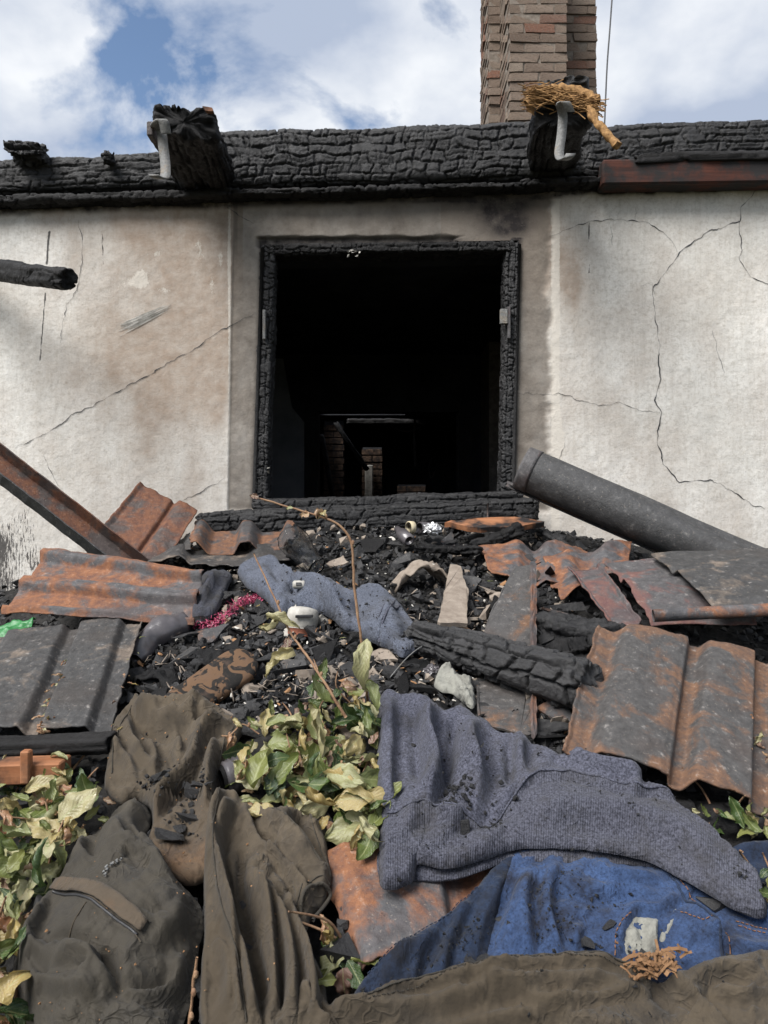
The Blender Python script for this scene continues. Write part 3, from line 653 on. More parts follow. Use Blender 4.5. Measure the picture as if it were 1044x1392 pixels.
soot = soot + 0.9 * lip + 0.8 * sstep(9, 1, np.abs(px - (358 - (py - 332) * 0.035)) + 0) * (py > 325) * (py < 690) + 0.75 * sstep(10, 1, np.abs(px - (704 - (py - 330) * 0.035))) * (py > 322) * (py < 690)
soot = soot + 0.5 * np.exp(-((py - 268) / 10) ** 2) * sstep(300, 620, px) * sstep(860, 720, px) + 0.35 * sstep(335, 280, py) * sstep(400, 640, px) * sstep(760, 700, px)
edge_line = ptz(0) * 0
pt_top = CY - (topz(VW[..., 0].ravel()) - CZ) / WY * F
soot = soot + 0.95 * sstep(12, 2, py - pt_top + 4 * nmd) + 0.55 * sstep(30, 4, py - pt_top + 14 * nmd) * sstep(790, 840, px) * 0.6
soot = np.clip(soot, 0, 1)
drip = np.zeros_like(px)
def vdrip(x0, x1, y0, y1, w_, amt):
    xx = x0 + (x1 - x0) * (py - y0) / (y1 - y0)
    return amt * np.exp(-((px - xx) / w_) ** 2) * sstep(y0 - 3, y0 + 4, py) * sstep(y1 + 3, y1 - 8, py)
for a_ in ((67, 63, 312, 365, 3.0, 0.72), (62, 54, 395, 496, 2.2, 0.68), (139, 140, 315, 365, 2.2, 0.6), (41, 40, 325, 350, 2, 0.55), (209, 209, 365, 385, 1.6, 0.5), (801, 800, 300, 335, 2.2, 0.66), (801, 800, 355, 380, 5, 0.50)):
    drip = np.maximum(drip, vdrip(*a_))
drip = np.maximum(drip, 0.45 * sstep(250, 20, px) * sstep(560, 780, py) * (0.7 + 0.6 * nmd) + 0.20 * sstep(140, 20, px) * sstep(640, 700, py))
o = mk('wall', VW.reshape(-1, 3), fw, M['plaster'], house, True, attrs={'tan': tan, 'chip': chip, 'band': np.clip(band, 0, 1), 'soot': soot, 'drip': drip})
# chalky white scrape
wsc = MB()
for i in range(70):
    t0 = random.uniform(-12, 12); x0 = 160 + random.uniform(0, 30); x1 = x0 + random.uniform(20, 48)
    f_ = lambda x: 450 - (x - 160) * 0.47 + t0 * (0.75 - 0.45 * (x - 160) / 80)
    w_ = random.uniform(0.3, 0.9)
    q = [(x0, f_(x0) - w_ * .3), (x1, f_(x1) - w_ * .3), (x1, f_(x1) + w_ * .3), ((x0 + x1) / 2, f_((x0 + x1) / 2) + w_), (x0, f_(x0) + w_ * .3)]
    wsc.add([[ptx(a_), float(wall_y(np.array(a_), np.array(b_))) - 0.002 - 0.00003 * i, ptz(b_)] for a_, b_ in q], [[0, 1, 2, 3, 4]])
wsc.build('scrape_mark', M['white'], house, False)
# cracks
def crack(pts, w0=1.6, seed=0):
    Q = resample(np.array(pts, float), 3.0); n = len(Q)
    Q = Q + np.stack([1.8 * fbm(np.arange(n) * 0.35, 0 * Q[:, 0], 0, seed + 60), 1.8 * fbm(np.arange(n) * 0.35, 0 * Q[:, 0], 5, seed + 61)], 1) * 1.6
    T = np.gradient(Q, axis=0); T /= np.linalg.norm(T, axis=1)[:, None] + 1e-9; N = np.stack([-T[:, 1], T[:, 0]], 1)
    w_ = 0.72 * w0 * (0.55 + 0.6 * vnoise(np.arange(n) * 0.3, 0 * Q[:, 0], 0, seed + 62)) * np.clip(np.minimum(np.arange(n), n - 1 - np.arange(n)) / 6, 0.25, 1); w_ = np.maximum(w_, 0.25)
    A = Q + N * w_[:, None] / 2; B = Q - N * w_[:, None] / 2
    P = np.empty((2 * n, 3))
    for k, Z in enumerate((A, B)):
        P[k::2, 0] = ptx(Z[:, 0]); P[k::2, 2] = ptz(Z[:, 1]); P[k::2, 1] = wall_y(Z[:, 0], Z[:, 1]) - 0.0022
    f = [[2 * i, 2 * i + 1, 2 * i + 3, 2 * i + 2] for i in range(n - 1)]
    mk('crack', P, f, M['black'], house, False)
crack([(20, 608), (60, 592), (105, 560), (125, 553), (165, 530), (210, 505), (235, 490), (270, 472), (300, 450), (318, 440), (348, 424)], 2.0, 1)
crack([(310, 283), (325, 292), (345, 305)], 2.6, 2)
crack([(106, 300), (113, 325), (112, 350), (108, 380), (104, 395), (92, 415), (85, 440), (82, 465)], 1.2, 3)
crack([(746, 322), (790, 305), (830, 298), (862, 300), (880, 302), (905, 320), (922, 342)], 1.6, 4)
crack([(1030, 255), (1008, 282), (1005, 300), (960, 316), (930, 338), (912, 358), (890, 388), (888, 398), (892, 440), (897, 470), (895, 490), (898, 515), (890, 545), (898, 560), (894, 605), (902, 632), (925, 655), (965, 652), (990, 665), (1020, 685), (1040, 692)], 2.2, 5)
crack([(1005, 300), (1008, 330), (1006, 355), (1020, 375), (1044, 388), (1070, 395)], 1.6, 6)
crack([(700, 535), (760, 535), (790, 545), (815, 552), (840, 546), (870, 560), (898, 560)], 1.0, 7)
crack([(225, 690), (255, 678), (285, 662), (305, 650)], 1.3, 8)
crack([(830, 308), (833, 335)], 1.0, 9)
crack([(862, 300), (864, 284)], 1.0, 10)
crack([(968, 450), (975, 480), (984, 508)], 1.1, 11)
crack([(760, 630), (768, 602)], 1.2, 12)
crack([(60, 620), (70, 640), (78, 660)], 0.9, 13)
crack([(870, 388), (885, 385), (890, 398)], 0.8, 14)
# reveals and rear side of the wall, interior
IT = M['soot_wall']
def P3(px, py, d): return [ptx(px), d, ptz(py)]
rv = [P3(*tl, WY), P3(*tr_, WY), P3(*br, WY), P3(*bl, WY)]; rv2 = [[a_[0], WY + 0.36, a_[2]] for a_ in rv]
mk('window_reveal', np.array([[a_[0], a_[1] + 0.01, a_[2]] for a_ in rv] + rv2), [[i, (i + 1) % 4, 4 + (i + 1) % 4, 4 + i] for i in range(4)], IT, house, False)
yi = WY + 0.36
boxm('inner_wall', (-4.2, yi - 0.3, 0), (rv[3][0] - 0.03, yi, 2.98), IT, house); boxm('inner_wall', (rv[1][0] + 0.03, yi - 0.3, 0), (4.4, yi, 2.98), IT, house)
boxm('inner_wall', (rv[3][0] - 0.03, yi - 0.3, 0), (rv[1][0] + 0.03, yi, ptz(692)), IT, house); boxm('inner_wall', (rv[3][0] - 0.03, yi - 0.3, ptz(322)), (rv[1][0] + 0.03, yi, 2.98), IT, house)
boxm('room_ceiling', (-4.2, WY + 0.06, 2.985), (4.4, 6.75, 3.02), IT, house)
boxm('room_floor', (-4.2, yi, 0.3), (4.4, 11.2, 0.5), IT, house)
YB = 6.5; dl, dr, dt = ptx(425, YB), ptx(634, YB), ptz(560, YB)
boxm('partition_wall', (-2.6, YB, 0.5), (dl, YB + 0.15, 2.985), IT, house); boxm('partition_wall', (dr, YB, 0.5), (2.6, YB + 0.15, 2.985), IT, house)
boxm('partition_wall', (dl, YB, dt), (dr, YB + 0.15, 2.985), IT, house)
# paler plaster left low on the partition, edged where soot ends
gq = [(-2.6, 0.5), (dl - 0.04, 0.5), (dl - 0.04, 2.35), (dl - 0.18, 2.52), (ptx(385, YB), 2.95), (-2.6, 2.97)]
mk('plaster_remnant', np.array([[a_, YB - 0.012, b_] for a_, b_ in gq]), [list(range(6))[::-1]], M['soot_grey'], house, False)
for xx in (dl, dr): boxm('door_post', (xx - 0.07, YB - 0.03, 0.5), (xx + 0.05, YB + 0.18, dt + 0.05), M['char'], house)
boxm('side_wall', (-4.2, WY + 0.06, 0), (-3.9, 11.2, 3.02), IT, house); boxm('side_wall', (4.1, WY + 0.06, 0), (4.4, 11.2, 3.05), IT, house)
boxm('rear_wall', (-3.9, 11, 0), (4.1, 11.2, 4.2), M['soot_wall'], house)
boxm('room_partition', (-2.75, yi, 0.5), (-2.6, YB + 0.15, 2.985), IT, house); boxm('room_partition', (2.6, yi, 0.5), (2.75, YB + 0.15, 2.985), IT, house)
for lo_, hi_ in (((-4.1, 6.8, 2.75), (4.1, 8.0, 2.83)), ((-4.1, 8.75, 2.75), (4.1, 11.0, 2.83)), ((-4.1, 8.0, 2.75), (-0.75, 8.75, 2.83)), ((0.25, 8.0, 2.75), (4.1, 8.75, 2.83))): boxm('light_gap_ceiling', lo_, hi_, IT, house)  # unseen rear ceiling, its gap shaped to let daylight down onto the piers
# rear room: sooty brick piers, fallen laths
def pier(px0, px1, d, z1, mat):
    x0, x1 = ptx(px0, d), ptx(px1, d); nz = int((z1 - 0.5) / 0.08)
    p_ = boxm('brick_pier', (x0 + 0.01, d + 0.01, 0.5), (x1 - 0.01, d + 0.24, z1), M['soot_wall'], house)
    for k in range(max(0, int((1.2 - 0.5) / 0.08)), nz):
        z = 0.5 + k * 0.08; x = x0 - (k % 2) * 0.12
        while x < x1:
            a0, a1 = max(x, x0), min(x + 0.235, x1)
            if a1 - a0 > 0.04: boxm('brick', (a0, d - random.uniform(0, 0.012), z), (a1, d + 0.1, z + 0.068), mat, p_, 0.004)
            x += 0.245
pier(440, 468, 8.9, 2.7, M['brick_soot']); pier(492, 520, 8.55, 2.35, M['brick_soot']); pier(540, 580, 9.4, 1.95, M['brick_soot'])
boxm('plaster_fragment', (ptx(496, 8.4), 8.4, 1.5), (ptx(507, 8.4), 8.5, ptz(632, 8.4)), M['white'], house, 0.01)
for i, (a_, b_) in enumerate((((455, 575, 8.2), (500, 640, 8.0)), ((470, 572, 8.3), (590, 574, 8.3)), ((437, 590, 8.4), (455, 690, 8.4)))):
    char_beam('fallen_lath', U(*a_), U(*b_), 0.06, 0.05, M['char_dull'], house, 0.05, 0.006, 90 + i, res=0.02, up=(0, 1, 0.1))
tube('hanging_pipe', [U(564, 570, 7.6), U(563, 600, 7.6), U(565, 634, 7.6)], 0.014, M['metal_mid'], house)
tube('hanging_wire', catmull([U(528, 574, 7.4), U(540, 584, 7.4), U(560, 586, 7.4), U(578, 574, 7.4)], 6), 0.006, M['metal_mid'], house)
tube('hanging_wire', catmull([U(588, 620, 7.4), U(583, 635, 7.4), U(586, 650, 7.4), U(592, 640, 7.4)], 6), 0.005, M['metal_mid'], house)
for i, a_ in enumerate(((610, 565, 7.2), (620, 565, 7.3))): tube('hanging_wire', [U(*a_), U(a_[0] - 6, 640, a_[2]), U(a_[0] - 3, 680, a_[2])], 0.006, M['char_dull'], house)

# window frame
wf = bpy.data.objects.new('window_frame', None); link(wf, house, (0, WY, 1.6))
char_beam('jamb', U(356, 700, 3.55), U(366, 334, 3.55), 0.075, 0.13, M['char'], wf, 0.026, 0.007, 11, up=(0, 1, 0), res=0.0032, wob=0.005)
char_beam('jamb', U(687, 690, 3.55), U(694, 330, 3.55), 0.070, 0.13, M['char'], wf, 0.026, 0.007, 12, up=(0, 1, 0), res=0.0032, wob=0.005)
char_beam('frame_head', U(357, 345, 3.55), U(702, 340, 3.55), 0.13, 0.055, M['char_dull'], wf, 0.03, 0.006, 13, res=0.004, wob=0.006)
tube('inner_rebate', [U(345, 688, 3.49), U(357, 338, 3.49)], 0.010, M['char_dull'], wf, 6)
tube('inner_rebate', [U(697, 684, 3.49), U(706, 332, 3.49)], 0.009, M['char_dull'], wf, 6)
def hinge(px0, px1, py0, py1, d, mat): return boxm('hinge_plate', (ptx(px0, d), d - 0.004, ptz(py1, d)), (ptx(px1, d), d + 0.02, ptz(py0, d)), mat, wf, 0.002)
hinge(357, 361, 421, 461, 3.47, M['zinc']); hinge(680, 690, 420, 440, 3.455, M['zinc']); hinge(690, 694, 417, 460, 3.46, M['metal_mid'])
scatter('flaked_paint', np.array([U(472 + random.uniform(0, 22), 344 + random.uniform(-4, 5), 3.478) for i in range(14)] + [U(365, 640 + random.uniform(-6, 6), 3.478) for i in range(3)]), np.full(17, 0.008), CHF, M['white'], 3, wf)
# sill beams
char_beam('sill_beam', U(268, 712, 3.36), U(732, 693, 3.36), 0.20, 0.105, M['char'], house, 0.05, 0.008, 15, res=0.0036, cellv=0.034, wob=0.010)
char_beam('sill_beam', U(345, 690, 3.44), U(712, 678, 3.44), 0.18, 0.075, M['char'], house, 0.05, 0.008, 16, res=0.0036, cellv=0.032, wob=0.008)
tube('nail', [U(663, 684, 3.24), U(663, 710, 3.24)], 0.004, M['rust_red'], house, 6)

# eaves: wall plates, rafters
char_beam('wall_plate', U(296, 230, 3.57), U(806, 212, 3.57), 0.24, 0.275, M['char'], house, 0.05, 0.008, 21, res=0.0042, cellv=0.045, wob=0.010)
char_beam('wall_plate', (-2.6, 3.58, ptz(254, 3.5)), U(318, 239, 3.60), 0.24, 0.165, M['char'], house, 0.055, 0.008, 22, res=0.005, cellv=0.032, wob=0.012)
char_beam('lower_plank', (-2.6, 3.52, ptz(286, 3.5)), U(328, 272, 3.52), 0.20, 0.045, M['char_dull'], house, 0.06, 0.008, 23, res=0.007, wob=0.01)
char_beam('wall_plate', U(780, 222, 3.56), (2.5, 3.56, ptz(186, 3.5) + 0.0), 0.24, 0.25, M['char'], house, 0.062, 0.009, 24, res=0.0048, cellv=0.042, wob=0.014)
char_beam('lower_plank', U(700, 261, 3.52), U(830, 256, 3.52), 0.20, 0.04, M['char_dull'], house, 0.06, 0.008, 27, res=0.007, wob=0.008)
char_beam('lower_plank', U(315, 273, 3.52), U(715, 262, 3.52), 0.20, 0.035, M['char_dull'], house, 0.06, 0.008, 28, res=0.007, wob=0.008)
V_, f_ = box_v((U(815, 240, 3.44) + np.array([2.6, 3.44, ptz(233, 3.44)])) / 2, (np.array([2.6, 3.44, ptz(233, 3.44)]) - U(815, 240, 3.44)) / 2, (0, 0.05, 0), (0, 0, 0.058), 0.008)
mk('scorched_board', V_, f_, M['wood_red'], house, False)
char_beam('scorched_board', U(860, 217, 3.40), (2.6, 3.40, ptz(208, 3.4)), 0.05, 0.045, M['char_dull'], house, 0.2, 0.006, 26, res=0.009, wob=0.008)
char_beam('rafter_stub', U(252, 158, 2.78), (ptx(280, 3.6), 3.6, ptz(250, 3.6)), 0.26, 0.125, M['char_dull'], house, 0.16, 0.010, 31, res=0.0065, wob=0.03, ragged=0.04, cellv=0.03)
char_beam('rafter_stub', U(761, 158, 2.80), (ptx(752, 3.6), 3.6, ptz(224, 3.6)), 0.215, 0.11, M['char_dull'], house, 0.16, 0.010, 32, res=0.0065, wob=0.025, cellv=0.03)
char_beam('rafter_cap', U(767, 112, 2.86), U(762, 160, 3.3), 0.20, 0.055, M['char'], house, 0.06, 0.010, 33, res=0.006, wob=0.01)
plate('split_timber', [U(276, 146, 2.765), U(292, 149, 2.765), U(291, 154, 2.765), U(280, 153, 2.765)], M['wood_half'], house, 0.02)
char_beam('charred_lump', U(14, 216, 3.46), U(70, 213, 3.46), 0.14, 0.085, M['char'], house, 0.035, 0.014, 34, res=0.005, wob=0.05, ragged=0.05)
char_beam('charred_lump', U(140, 218, 3.46), U(160, 217, 3.46), 0.1, 0.04, M['char'], house, 0.03, 0.01, 35, res=0.005, wob=0.03, ragged=0.03)
# straw on the right rafter
mb = MB()
for i in range(420):
    x = random.uniform(722, 806); y = 128 + random.gauss(0, 6) + (x - 722) * 0.14 + (14 if x < 740 else 0) * random.random() + 6 * math.sin(x * .05); d = random.uniform(2.76, 2.88)
    c = U(x, y, d); L = random.uniform(0.02, 0.06); an = random.gauss(0.10, 0.25)
    t = np.array([math.cos(an), random.gauss(0, 0.25), -math.sin(an)]) * L
    V_, f_ = tube_v([c - t, c + np.array([0, 0, random.gauss(0.004, 0.004)]), c + t], 0.0017, 4); mb.add(V_, f_)
so = mb.build('straw', M['straw'], house); so['kind'] = 'stuff'
V_, f_ = tube_v(catmull([U(718, 146, 2.82), U(735, 128, 2.82), U(765, 124, 2.83), U(795, 132, 2.82), U(808, 142, 2.8)], 8), [0.025] * 33, 10, True, 0.012, 4); mk('straw_bundle', V_, f_, M['straw'], house)
tube('straw_stick', catmull([U(793, 140, 2.80), U(812, 166, 2.74), U(838, 198, 2.68)], 8), np.linspace(0.013, 0.016, 17), M['straw'], house, 12, 0.011, 3)
# gutter brackets
def strap(pts, w, mat, parent, name='gutter_bracket'):
    Q = catmull(pts, 8); W2 = np.array([w / 2, 0, 0]); V = np.vstack([np.stack([q - W2, q + W2]) for q in Q]); n = len(Q)
    o = mk(name, V, [[2 * i, 2 * i + 1, 2 * i + 3, 2 * i + 2] for i in range(n - 1)], mat, parent, True); solid(o, 0.005); return o
b1 = strap([U(226, 182, 2.66), U(221, 163, 2.64), U(212, 168, 2.66), U(212, 176, 2.70), U(219, 178, 2.70), U(222, 200, 2.70), U(225, 225, 2.69), U(224, 241, 2.66), U(216, 242, 2.62), U(209, 238, 2.60)], 0.036, M['zinc'], house)
boxm('bracket_lug', U(199, 184, 2.68), U(212, 172, 2.72) + np.array([0, 0.02, 0]), M['rust_brown'], house, 0.004)
b2 = strap([U(775, 152, 2.66), U(769, 139, 2.64), U(762, 143, 2.66), U(765, 158, 2.69), U(763, 185, 2.69), U(760, 208, 2.67), U(764, 217, 2.63), U(772, 214, 2.60), U(776, 209, 2.60)], 0.034, M['zinc'], house)
# wire
tube('hanging_cable', catmull([U(834, -30, 4.4), U(829, 40, 4.4), U(825, 95, 4.4), U(821, 190, 4.4)], 8), 0.0045, M['black'], house, 6)

# chimney
DC = 5.55
chim = bpy.data.objects.new('chimney', None); link(chim, house, (ptx(730, DC), DC, 0.5))
fx0, fx1 = ptx(692, DC), ptx(771, DC); DB = 6.0; bx0, bx1 = ptx(664, DB), ptx(811, DB); ZT = 6.15
boxm('mortar_core', (fx0 + 0.006, DC + 0.005, 0.5), (fx1 - 0.006, DB + 0.1, ZT - 0.02), M['mortar'], chim); boxm('mortar_core', (bx0 + 0.006, DB + 0.005, 0.5), (bx1 - 0.006, DB + 0.5, ZT - 0.03), M['mortar'], chim)
bmesh_pool = []
for k in range(5):
    bm = bmesh.new(); bmesh.ops.create_cube(bm, size=1); bmesh.ops.bevel(bm, geom=bm.edges[:], offset=0.035, segments=1, affect='EDGES')
    rr = np.random.default_rng(k)
    for v in bm.verts: v.co += Vector(rr.normal(0, 0.035, 3))
    me = bpy.data.meshes.new('brick'); bm.to_mesh(me); bm.free(); me.materials.append(M['brick'])
    for p in me.polygons: p.use_smooth = False
    bmesh_pool.append(me)
def brick(c, dim):
    o = bpy.data.objects.new('brick', bmesh_pool[random.randrange(5)]); link(o, chim, c); o.scale = dim
    o.rotation_euler = (random.gauss(0, .01), random.gauss(0, .012), random.gauss(0, .012))
def courses(x0, x1, yf, ydepth, side, z0, z1):
    pitch = 0.0735; k = 0; z = z0
    while z < z1:
        bl_ = 0.225; x = x0 - (0.115 if k % 2 else 0.0)
        while x < x1 - 0.02:
            a0, a1 = max(x, x0), min(x + bl_, x1)
            if a1 - a0 > 0.035: brick(((a0 + a1) / 2, yf + 0.051 + random.uniform(-0.009, 0.007), z + 0.031), (a1 - a0 - 0.006, 0.105, 0.066))
            x += bl_ + 0.004
        y = yf + (0.115 if k % 2 == 0 else 0.0) + 0.106
        while y < yf + ydepth - 0.03:
            b_ = min(y + bl_, yf + ydepth)
            for sd_ in side: brick(((x0 + 0.054) if sd_ < 0 else (x1 - 0.054), (y + b_) / 2, z + 0.031), (0.105 + random.uniform(0, 0.012), b_ - y - 0.006, 0.066))
            y += bl_ + 0.004
        z += pitch; k += 1
courses(fx0, fx1, DC, DB - DC, (-1, 1), 4.25, ZT); courses(bx0, bx1, DB, 0.5, (-1, 1), 4.25, ZT)

# ================================================================== FALLEN ROOF METAL
def PT(a_): return U(*a_)
TILE = [(0, 0.030), (0.07, 0.034), (0.14, 0.0), (0.42, 0.0), (0.48, 0.032), (0.58, 0.034), (0.64, 0.0), (0.90, 0.0), (0.95, 0.028), (1, 0.012)]
# rust-orange tile, ribs running sideways
t = panel('roof_tile', PT((62, 757, 2.72)), PT((2, 838, 2.36)), PT((264, 852, 2.30)), PT((277, 786, 2.56)), TILE, M['rust_orange'], None, nu=110, nv=60, seed=5, warp=0.008)
tag(t, 'bright orange rusted metal roof tile lying flat with two long ribs', 'roof tile')
# leaning red-brown tile
t = panel('roof_tile', PT((190, 657, 3.28)), PT((268, 699, 3.20)), PT((205, 800, 2.80)), PT((116, 750, 2.88)), [(0, 0.012), (0.08, 0.0), (0.55, 0.004), (0.60, -0.012), (0.72, 0.022), (0.78, 0.024), (1, 0.018)], M['rust_red'], None, nu=80, nv=50, seed=6, bite=0.0)
tag(t, 'red-brown rusted metal tile leaning on edge against the plaster wall', 'roof tile')
# wavy tile seen from its end, and the sheets under it
WAVE = [(0, 0.05), (0.06, 0.055), (0.20, 0.0), (0.40, 0.0), (0.50, 0.05), (0.56, 0.05), (0.68, 0.0), (0.86, 0.004), (0.95, 0.05), (1, 0.045)]
t = panel('roof_tile', PT((268, 724, 3.22)), PT((400, 722, 3.18)), PT((402, 750, 2.90)), PT((258, 754, 2.94)), WAVE, M['rust_brown'], None, nu=110, nv=30, seed=7, rag=0.006)
tag(t, 'brown wave-edged metal tile on top of the pile below the window sill', 'roof tile')
t = panel('metal_sheet', PT((215, 748, 3.05)), PT((385, 748, 3.0)), PT((392, 770, 2.78)), PT((205, 768, 2.84)), [(0, 0.01), (0.2, 0.03), (0.3, 0.0), (0.7, 0.0), (0.8, 0.03), (1, 0.02)], M['metal_dark'], None, nu=80, nv=24, seed=8, bite=0.15, rag=0.015)
tag(t, 'crumpled dark sheet with torn edge under the wave-edged tile', 'metal sheet')
t = panel('metal_sheet', PT((205, 735, 3.15)), PT((262, 730, 3.12)), PT((258, 752, 2.95)), PT((222, 757, 2.98)), [(0, 0.0), (0.4, 0.02), (0.6, 0.0), (1, 0.02)], M['metal_dark'], None, nu=40, nv=16, seed=9, bite=0.2, rag=0.015)
tag(t, 'small black torn scrap of sheet beside the leaning red-brown tile', 'metal sheet')
# dark ribbed tile at left
DTILE = [(0, 0.0), (0.08, 0.0), (0.13, 0.024), (0.17, 0.026), (0.48, 0.024), (0.53, 0.0), (0.58, 0.0), (0.62, 0.026), (0.86, 0.026), (0.90, 0.002), (0.98, 0.0), (1, 0.012)]
t = panel('roof_tile', PT((-10, 868, 2.30)), PT((193, 851, 2.26)), PT((152, 1000, 1.74)), PT((-90, 1004, 1.74)), DTILE, M['metal_dark'], None, nu=140, nv=60, seed=10, warp=0.006)
tag(t, 'soot-black ribbed roof tile with dry leaves caught in its trough', 'roof tile')
t = char_beam('charred_batten', U(-90, 1020, 1.67), U(156, 1010, 1.66), 0.07, 0.038, M['char_dull'], None, 0.3, 0.004, 44, res=0.006, wob=0.004, ragged=0.008)
tag(t, 'straight black charred batten along the lower edge of the black ribbed tile', 'batten')
pb = thing('broken_board', S1(40, 1050), 'pale orange unburnt timber offcut under the charred batten', 'timber')
V_, f_ = box_v(U(30, 1047, 1.60), (0.095, 0, 0.003), (0, 0.03, 0), (0, 0, 0.022), 0.003); mk('board', V_, f_, M['wood_half'], pb, False)
V_, f_ = box_v(U(36, 1042, 1.565), (0.010, 0, 0), (0, 0.010, 0), (0, 0, 0.035), 0.003); mk('peg', V_, f_, M['wood_half'], pb, False)
# left steel channel
A = U(-150, 522, 2.72); B = U(186, 782, 2.86); ax = nrm(B - A); n1_ = nrm(np.cross(ax, (0, -1, 0)));  n1_ = n1_ if n1_[2] > 0 else -n1_
yv = nrm(np.array([0, 1, 0]) - ax * ax[1]); fdir = math.cos(R(40)) * yv + math.sin(R(40)) * n1_; wdir = math.cos(R(40)) * n1_ - math.sin(R(40)) * yv
pr = [(-0.052, 0.058), (-0.052, 0.0), (0.052, 0.0), (0.052, 0.058)]
prr = resample(np.array(pr), 0.006); nn_ = 60
Vc = np.array([[A + (B - A) * s + fdir * (p[0] + 0.002 * vnoise(np.array(s * 40), np.array(p[0] * 60))) + wdir * p[1] for p in prr] for s in np.linspace(0, 1, nn_)])
ch = mk('steel_channel', Vc.reshape(-1, 3), gridf(nn_, len(prr)), M['rust_red'], None, False); solid(ch, 0.005); ch.data.materials.append(M['gutter'])
ids = np.zeros(len(ch.data.polygons), np.int32).reshape(nn_ - 1, len(prr) - 1); ids[:, :10] = 1; ch.data.polygons.foreach_set('material_index', ids.ravel())
tag(ch, 'rusty U-shaped steel channel slanting down the wall into the pile', 'steel channel')
# poking charred pole
pole = char_beam('charred_pole', U(94, 381, 2.75), (-2.15, 3.52, ptz(352, 3.5)), 0.085, 0.085, M['char_dull'], None, 0.10, 0.007, 45, res=0.006, rnd_=0.7, ragged=0.02)
tag(pole, 'thin charred pole jutting out from the wall above the steel channel', 'pole')
# right: gutter
gt = thing('fallen_gutter', U(905, 752, 2.9), 'long blackened half-round gutter leaning down along the white wall', 'gutter')
A = U(712, 636, 3.12); B = U(1180, 838, 2.72); ax = nrm(B - A); e1 = nrm(np.cross(ax, (0, 1, 0))); e1 = e1 if e1[2] > 0 else -e1; e2 = nrm(np.cross(ax, e1)); e2 = e2 if e2[1] < 0 else -e2
def arc_sheet(name, s0, s1, r, a0, a1, mat, n=70, na=40, dent=0.0):
    V = []
    for s in np.linspace(s0, s1, n):
        for th in np.linspace(a0, a1, na):
            rr_ = r * (1 + 0.02 * float(vnoise(np.array(s * 14), np.array(th * 1.5), 0, 3))) - dent * math.exp(-((s - 0.62) / 0.16) ** 2 - ((th - R(55)) / 0.5) ** 2)
            V.append(A + (B - A) * s + rr_ * (math.cos(th) * e2 + math.sin(th) * e1))
    o = mk(name, np.array(V), gridf(n, na), mat, gt, True); solid(o, 0.003); return o
arc_sheet('trough', 0.0, 1.0, 0.088, R(-105), R(100), M['gutter'], dent=0.03)
arc_sheet('end_collar', -0.004, 0.035, 0.0925, R(-103), R(98), M['metal_mid'], n=6)
bead = [A + (B - A) * s + 0.088 * (math.cos(R(-108)) * e2 + math.sin(R(-108)) * e1) + e1 * -0.004 for s in (-0.03, 0.3, 0.7, 1.0)]
th_ = np.linspace(0, 5.4, 14); V_ = np.array([b_ + 0.013 * (math.cos(q) * e2 + math.sin(q) * e1) for b_ in resample(bead, 0.05) for q in th_]); nb = len(resample(bead, 0.05))
o = mk('bead', V_, gridf(nb, 14), M['rust_brown'], gt); solid(o, 0.002)
# right dark tiles
RTILE = [(0, 0.0), (0.05, 0.0), (0.32, 0.004), (0.40, -0.004), (0.46, 0.020), (0.52, 0.022), (0.88, 0.012), (0.95, 0.0), (1, -0.02)]
t = panel('roof_tile', PT((822, 764, 2.66)), PT((884, 842, 2.26)), PT((1030, 840, 2.26)), PT((960, 758, 2.66)), RTILE, M['metal_mid'], None, nu=90, nv=40, seed=14)
tag(t, 'purplish grey scorched roof tile half covered by a darker tile', 'roof tile')
t = panel('roof_tile', PT((884, 752, 2.64)), PT((970, 826, 2.22)), PT((1180, 822, 2.20)), PT((1150, 742, 2.62)), RTILE, M['metal_dark'], None, nu=90, nv=40, seed=15)
tag(t, 'black sooty roof tile overlapping the purplish grey one below the gutter', 'roof tile')
tt2 = tube('rusted_pipe', [U(888, 837, 2.2), U(960, 833, 2.18), U(1150, 824, 2.14)], 0.019, M['rust_orange'], None, 14)
tag(tt2, 'narrow rusted pipe along the lower edge of the black tiles', 'pipe')
t = panel('metal_strip', PT((772, 778, 2.56)), PT((815, 770, 2.58)), PT((872, 850, 2.22)), PT((828, 850, 2.20)), [(0, 0.02), (0.06, 0.018), (0.12, 0.0), (0.9, 0.0), (1, 0.015)], M['metal_mid'], None, nu=30, nv=40, seed=16)
tag(t, 'flat grey steel strip wedged beside the purplish scorched tile', 'metal strip')
# big rusted tile
BT = [(0, 0.010), (0.03, 0.004), (0.12, 0.0), (0.20, 0.034), (0.24, 0.036), (0.50, 0.030), (0.545, 0.026), (0.585, 0.0), (0.635, 0.0), (0.70, 0.034), (0.74, 0.036), (0.965, 0.030), (1, 0.0)]
PB = [np.array(PT(q)) for q in ((808, 856, 1.98), (1026, 898, 2.0), (1020, 1102, 1.46), (762, 1024, 1.52))]
t = panel('roof_tile', PB[0], PB[1] + 0.22 * (PB[1] - PB[0]), PB[2] + 0.22 * (PB[2] - PB[3]), PB[3], [(a_ / 1.22, b_) for a_, b_ in BT] + [(0.88, 0.0), (0.94, 0.034), (1, 0.034)], M['rust_tile'], None, nu=170, nv=80, seed=17, warp=0.005, thick=0.005)
tag(t, 'large rust-flecked metal roof tile with broad raised pans beside the charred log', 'roof tile')
